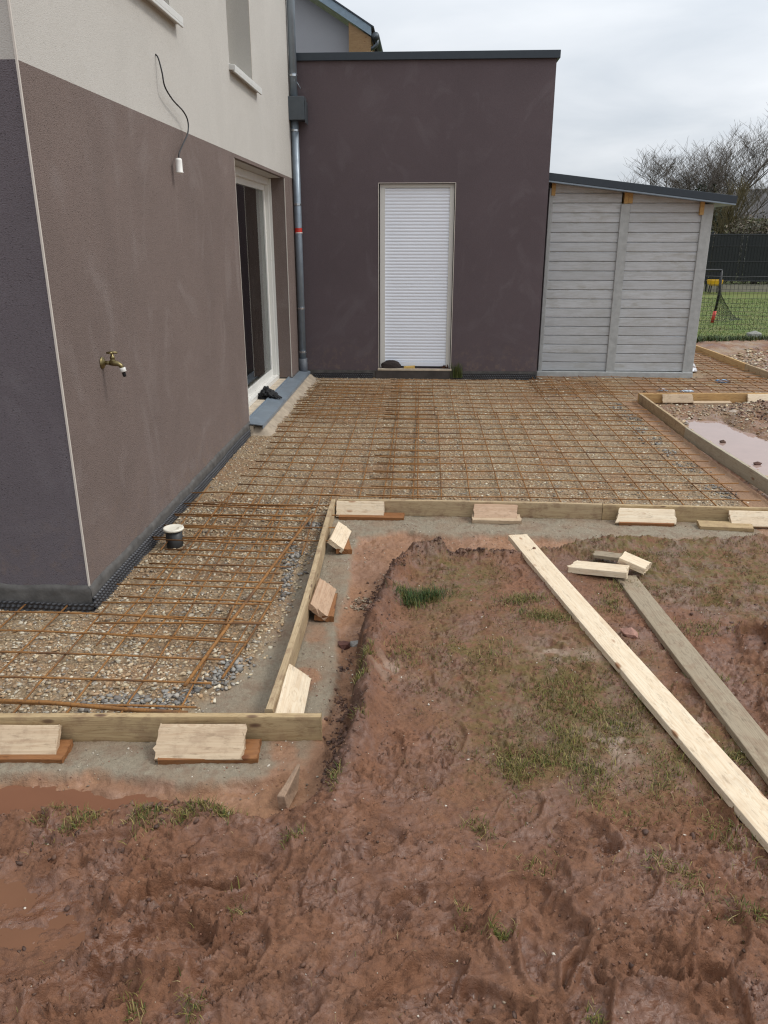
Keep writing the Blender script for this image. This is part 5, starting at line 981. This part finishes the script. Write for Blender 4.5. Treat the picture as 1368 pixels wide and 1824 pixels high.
def tree_mesh(seed, base, h, spread, levels, m, trunkr, lean=(0,0), twig=1.0, nsplit=(3,5), parent=None, first=.25, up=.35):
    rr = random.Random(seed); segs = {'trunk': MB(), 'crown': MB()}
    def grow(p, d, ln, r, lv):
        n_ = 3 if lv < 3 else 2; pts = [p]; rs_ = [r]; q_ = p.copy(); dd = d.copy()
        for i in range(n_):
            dd = (dd+Vector((rr.uniform(-.13,.13), rr.uniform(-.13,.13), rr.uniform(-.02,.16)))*(.6 if lv == 0 else 1)).normalized(); q_ = q_+dd*ln/n_; pts.append(q_.copy()); rs_.append(r*(1-.5*(i+1)/n_))
        segs['trunk' if lv == 0 else 'crown'].tube(pts, rs_, 6 if lv < 2 else (4 if lv < 4 else 3), False)
        if lv >= levels: return
        k = rr.randint(*nsplit) + (2 if lv == 0 else 0)
        for c in range(k):
            t_ = rr.uniform(first if lv == 0 else .25, 1.0) if c < k-1 else 1.0; fi = t_*n_; i0 = min(int(fi), n_-1); pp = pts[i0].lerp(pts[i0+1], fi-i0)
            az = rr.uniform(0, 2*math.pi); out_ = Vector((math.cos(az), math.sin(az), 0)); nd_ = (dd*.75+out_*spread*rr.uniform(.5,1.1)+Vector((0,0,up))).normalized()
            grow(pp, nd_, ln*rr.uniform(.58,.82), max(.0055, r*.5*rr.uniform(.7,1.0)) if lv > 0 else r*.5, lv+1)
    grow(Vector(base), Vector((lean[0], lean[1], 1)).normalized(), h*.42, trunkr, 0); return segs
def tree(name, seed, base, h, spread, levels, m, trunkr, label, **k):
    s = tree_mesh(seed, base, h, spread, levels, m, trunkr, **k); t_ = thing(name, base, label, 'tree'); s['trunk'].ob('trunk', m, t_); s['crown'].ob('crown', m, t_); print(name, len(s['crown'].f)); return t_
M_BARK = plain('grey_bark', (90, 82, 75), .9, var=.25, nscale=2)
M_BARKO = plain('olive_twigs', (92, 82, 54), .9, var=.25, nscale=2)
tree('bare_tree', 21, (11.2, 38, 0), 5.4, 1.15, 6, M_BARK, .15, 'wide bare tree behind the black fence, the left and lower of the two crowns', first=.25, nsplit=(3,5), up=.18)
tree('bare_tree', 24, (13.4, 39, 0), 6.3, 1.0, 6, M_BARK, .17, 'taller bare tree behind the black fence at the right edge', first=.25, nsplit=(3,4), up=.2)
tree('bare_tree', 9, (9.3, 40, 0), 4.2, 1.0, 5, M_BARK, .10, 'small bare tree just showing over the left of the shed roof slope', nsplit=(4,5), up=.2)
tree('willow_bush', 12, (14.2, 33, 0), 4.6, .6, 5, M_BARKO, .12, 'olive twiggy willow bush at the right edge behind the black fence', first=.05, nsplit=(3,5))
tree('willow_bush', 13, (12.0, 34, 0), 3.8, .6, 5, M_BARKO, .10, 'olive twiggy bush between the shed roof and the right willow', first=.05, nsplit=(3,5))
def leafy(name, base, rx, ry, rz, n, leaf, pal, label, cat, seed):
    rs = np.random.RandomState(seed); t_ = thing(name, base, label, cat); v = rs.normal(size=(n, 3)); v /= np.linalg.norm(v, axis=1)[:, None]; r_ = rs.uniform(.35, 1, n)**.5; lob = 1+.35*fbm(v[:,0]*2.5+v[:,2]*2, v[:,1]*2.5+v[:,2], 3, seed+400)*1.6
    P_ = v*(r_*lob)[:, None]*np.array([rx, ry, rz]); P_[:, 2] += rz*.95; P_ = P_[P_[:, 2] > 0]; n = len(P_); a = rs.normal(size=(n, 3)); a /= np.linalg.norm(a, axis=1)[:, None]; b = np.cross(a, rs.normal(size=(n, 3))); b /= np.linalg.norm(b, axis=1)[:, None]; s_ = leaf*rs.uniform(.5, 1.4, n)[:, None]
    V_ = np.stack([P_-a*s_, P_+b*s_*.4, P_+a*s_, P_-b*s_*.4], 1).reshape(-1, 3); FF = np.arange(4*n).reshape(-1, 4); pal = np.array([lin(c) for c in pal]); col = pal[rs.randint(0, len(pal), n)]*rs.uniform(.7, 1.3, (n, 1))
    m, t, bb = mat(name+'_leaf'); at = nd(t, 'ShaderNodeAttribute', attribute_name='tint'); L_(t, at.outputs['Color'], bb.inputs['Base Color']); bb.inputs['Roughness'].default_value = .7
    o = np_mesh('crown', V_, FF, m, False, {'tint': np.repeat(col, 4, 0)}); o.parent = t_
    q = MB(); q.tube([(base[0], base[1], base[2]), (base[0]+.1, base[1], base[2]+rz)], [.12, .05], 6); q.ob('trunk', M_BARK, t_); return t_
leafy('evergreen_tree', (11.9, 36, 0), 1.1, 1.0, 1.75, 9000, .07, [(38,48,34),(50,60,42),(30,38,30)], 'dark ivy covered evergreen behind the right end of the shed roof', 'tree', 1)
for i, (x, y, rx, rz, lb) in enumerate(((9.6, 31, 1.5, 1.15, 'brown winter hedge bush behind the fence beside the shed post'), (12.4, 31.5, 1.7, 1.2, 'brown winter hedge bush in the middle behind the black fence'), (15.4, 31.2, 1.9, 1.3, 'brown winter hedge bush at the right edge behind the black fence'), (7.0, 32, 1.6, 1.0, 'brown winter hedge bush mostly hidden by the shed'))):
    leafy('hedge_bush', (x, y, 0), rx, 1.0, rz, 9000, .06, [(84,74,60),(98,86,70),(70,64,48),(90,88,58)], lb, 'bush', 20+i)
fh = thing('distant_house', (19.5, 52, 0), 'distant house with dark slate roof behind the bare trees at the right', 'house')
q = MB(); q.box(16.8, 27, 50, 57, 0, 2.8); q.ob('wall', plain('distant_render', (150, 148, 144), .9), fh)
q = MB(); q.add([(16.4,49.6,2.7),(27.4,49.6,2.7),(27.4,53.5,4.5),(17.6,53.5,4.5),(16.4,57.4,2.7),(27.4,57.4,2.7)], [(0,1,2,3),(3,2,5,4),(0,3,4)]); q.ob('roof', plain('slate', (70, 68, 68), .9, var=.2, nscale=2), fh)
q = MB(); q.box(17.5, 18.4, 49.97, 50.03, 1.0, 2.2); q.ob('window', M_BLACK, fh)
q = MB(); q.box(19, 20, 49.97, 50.03, 1.0, 2.2); q.ob('window', M_BLACK, fh)
print('done')
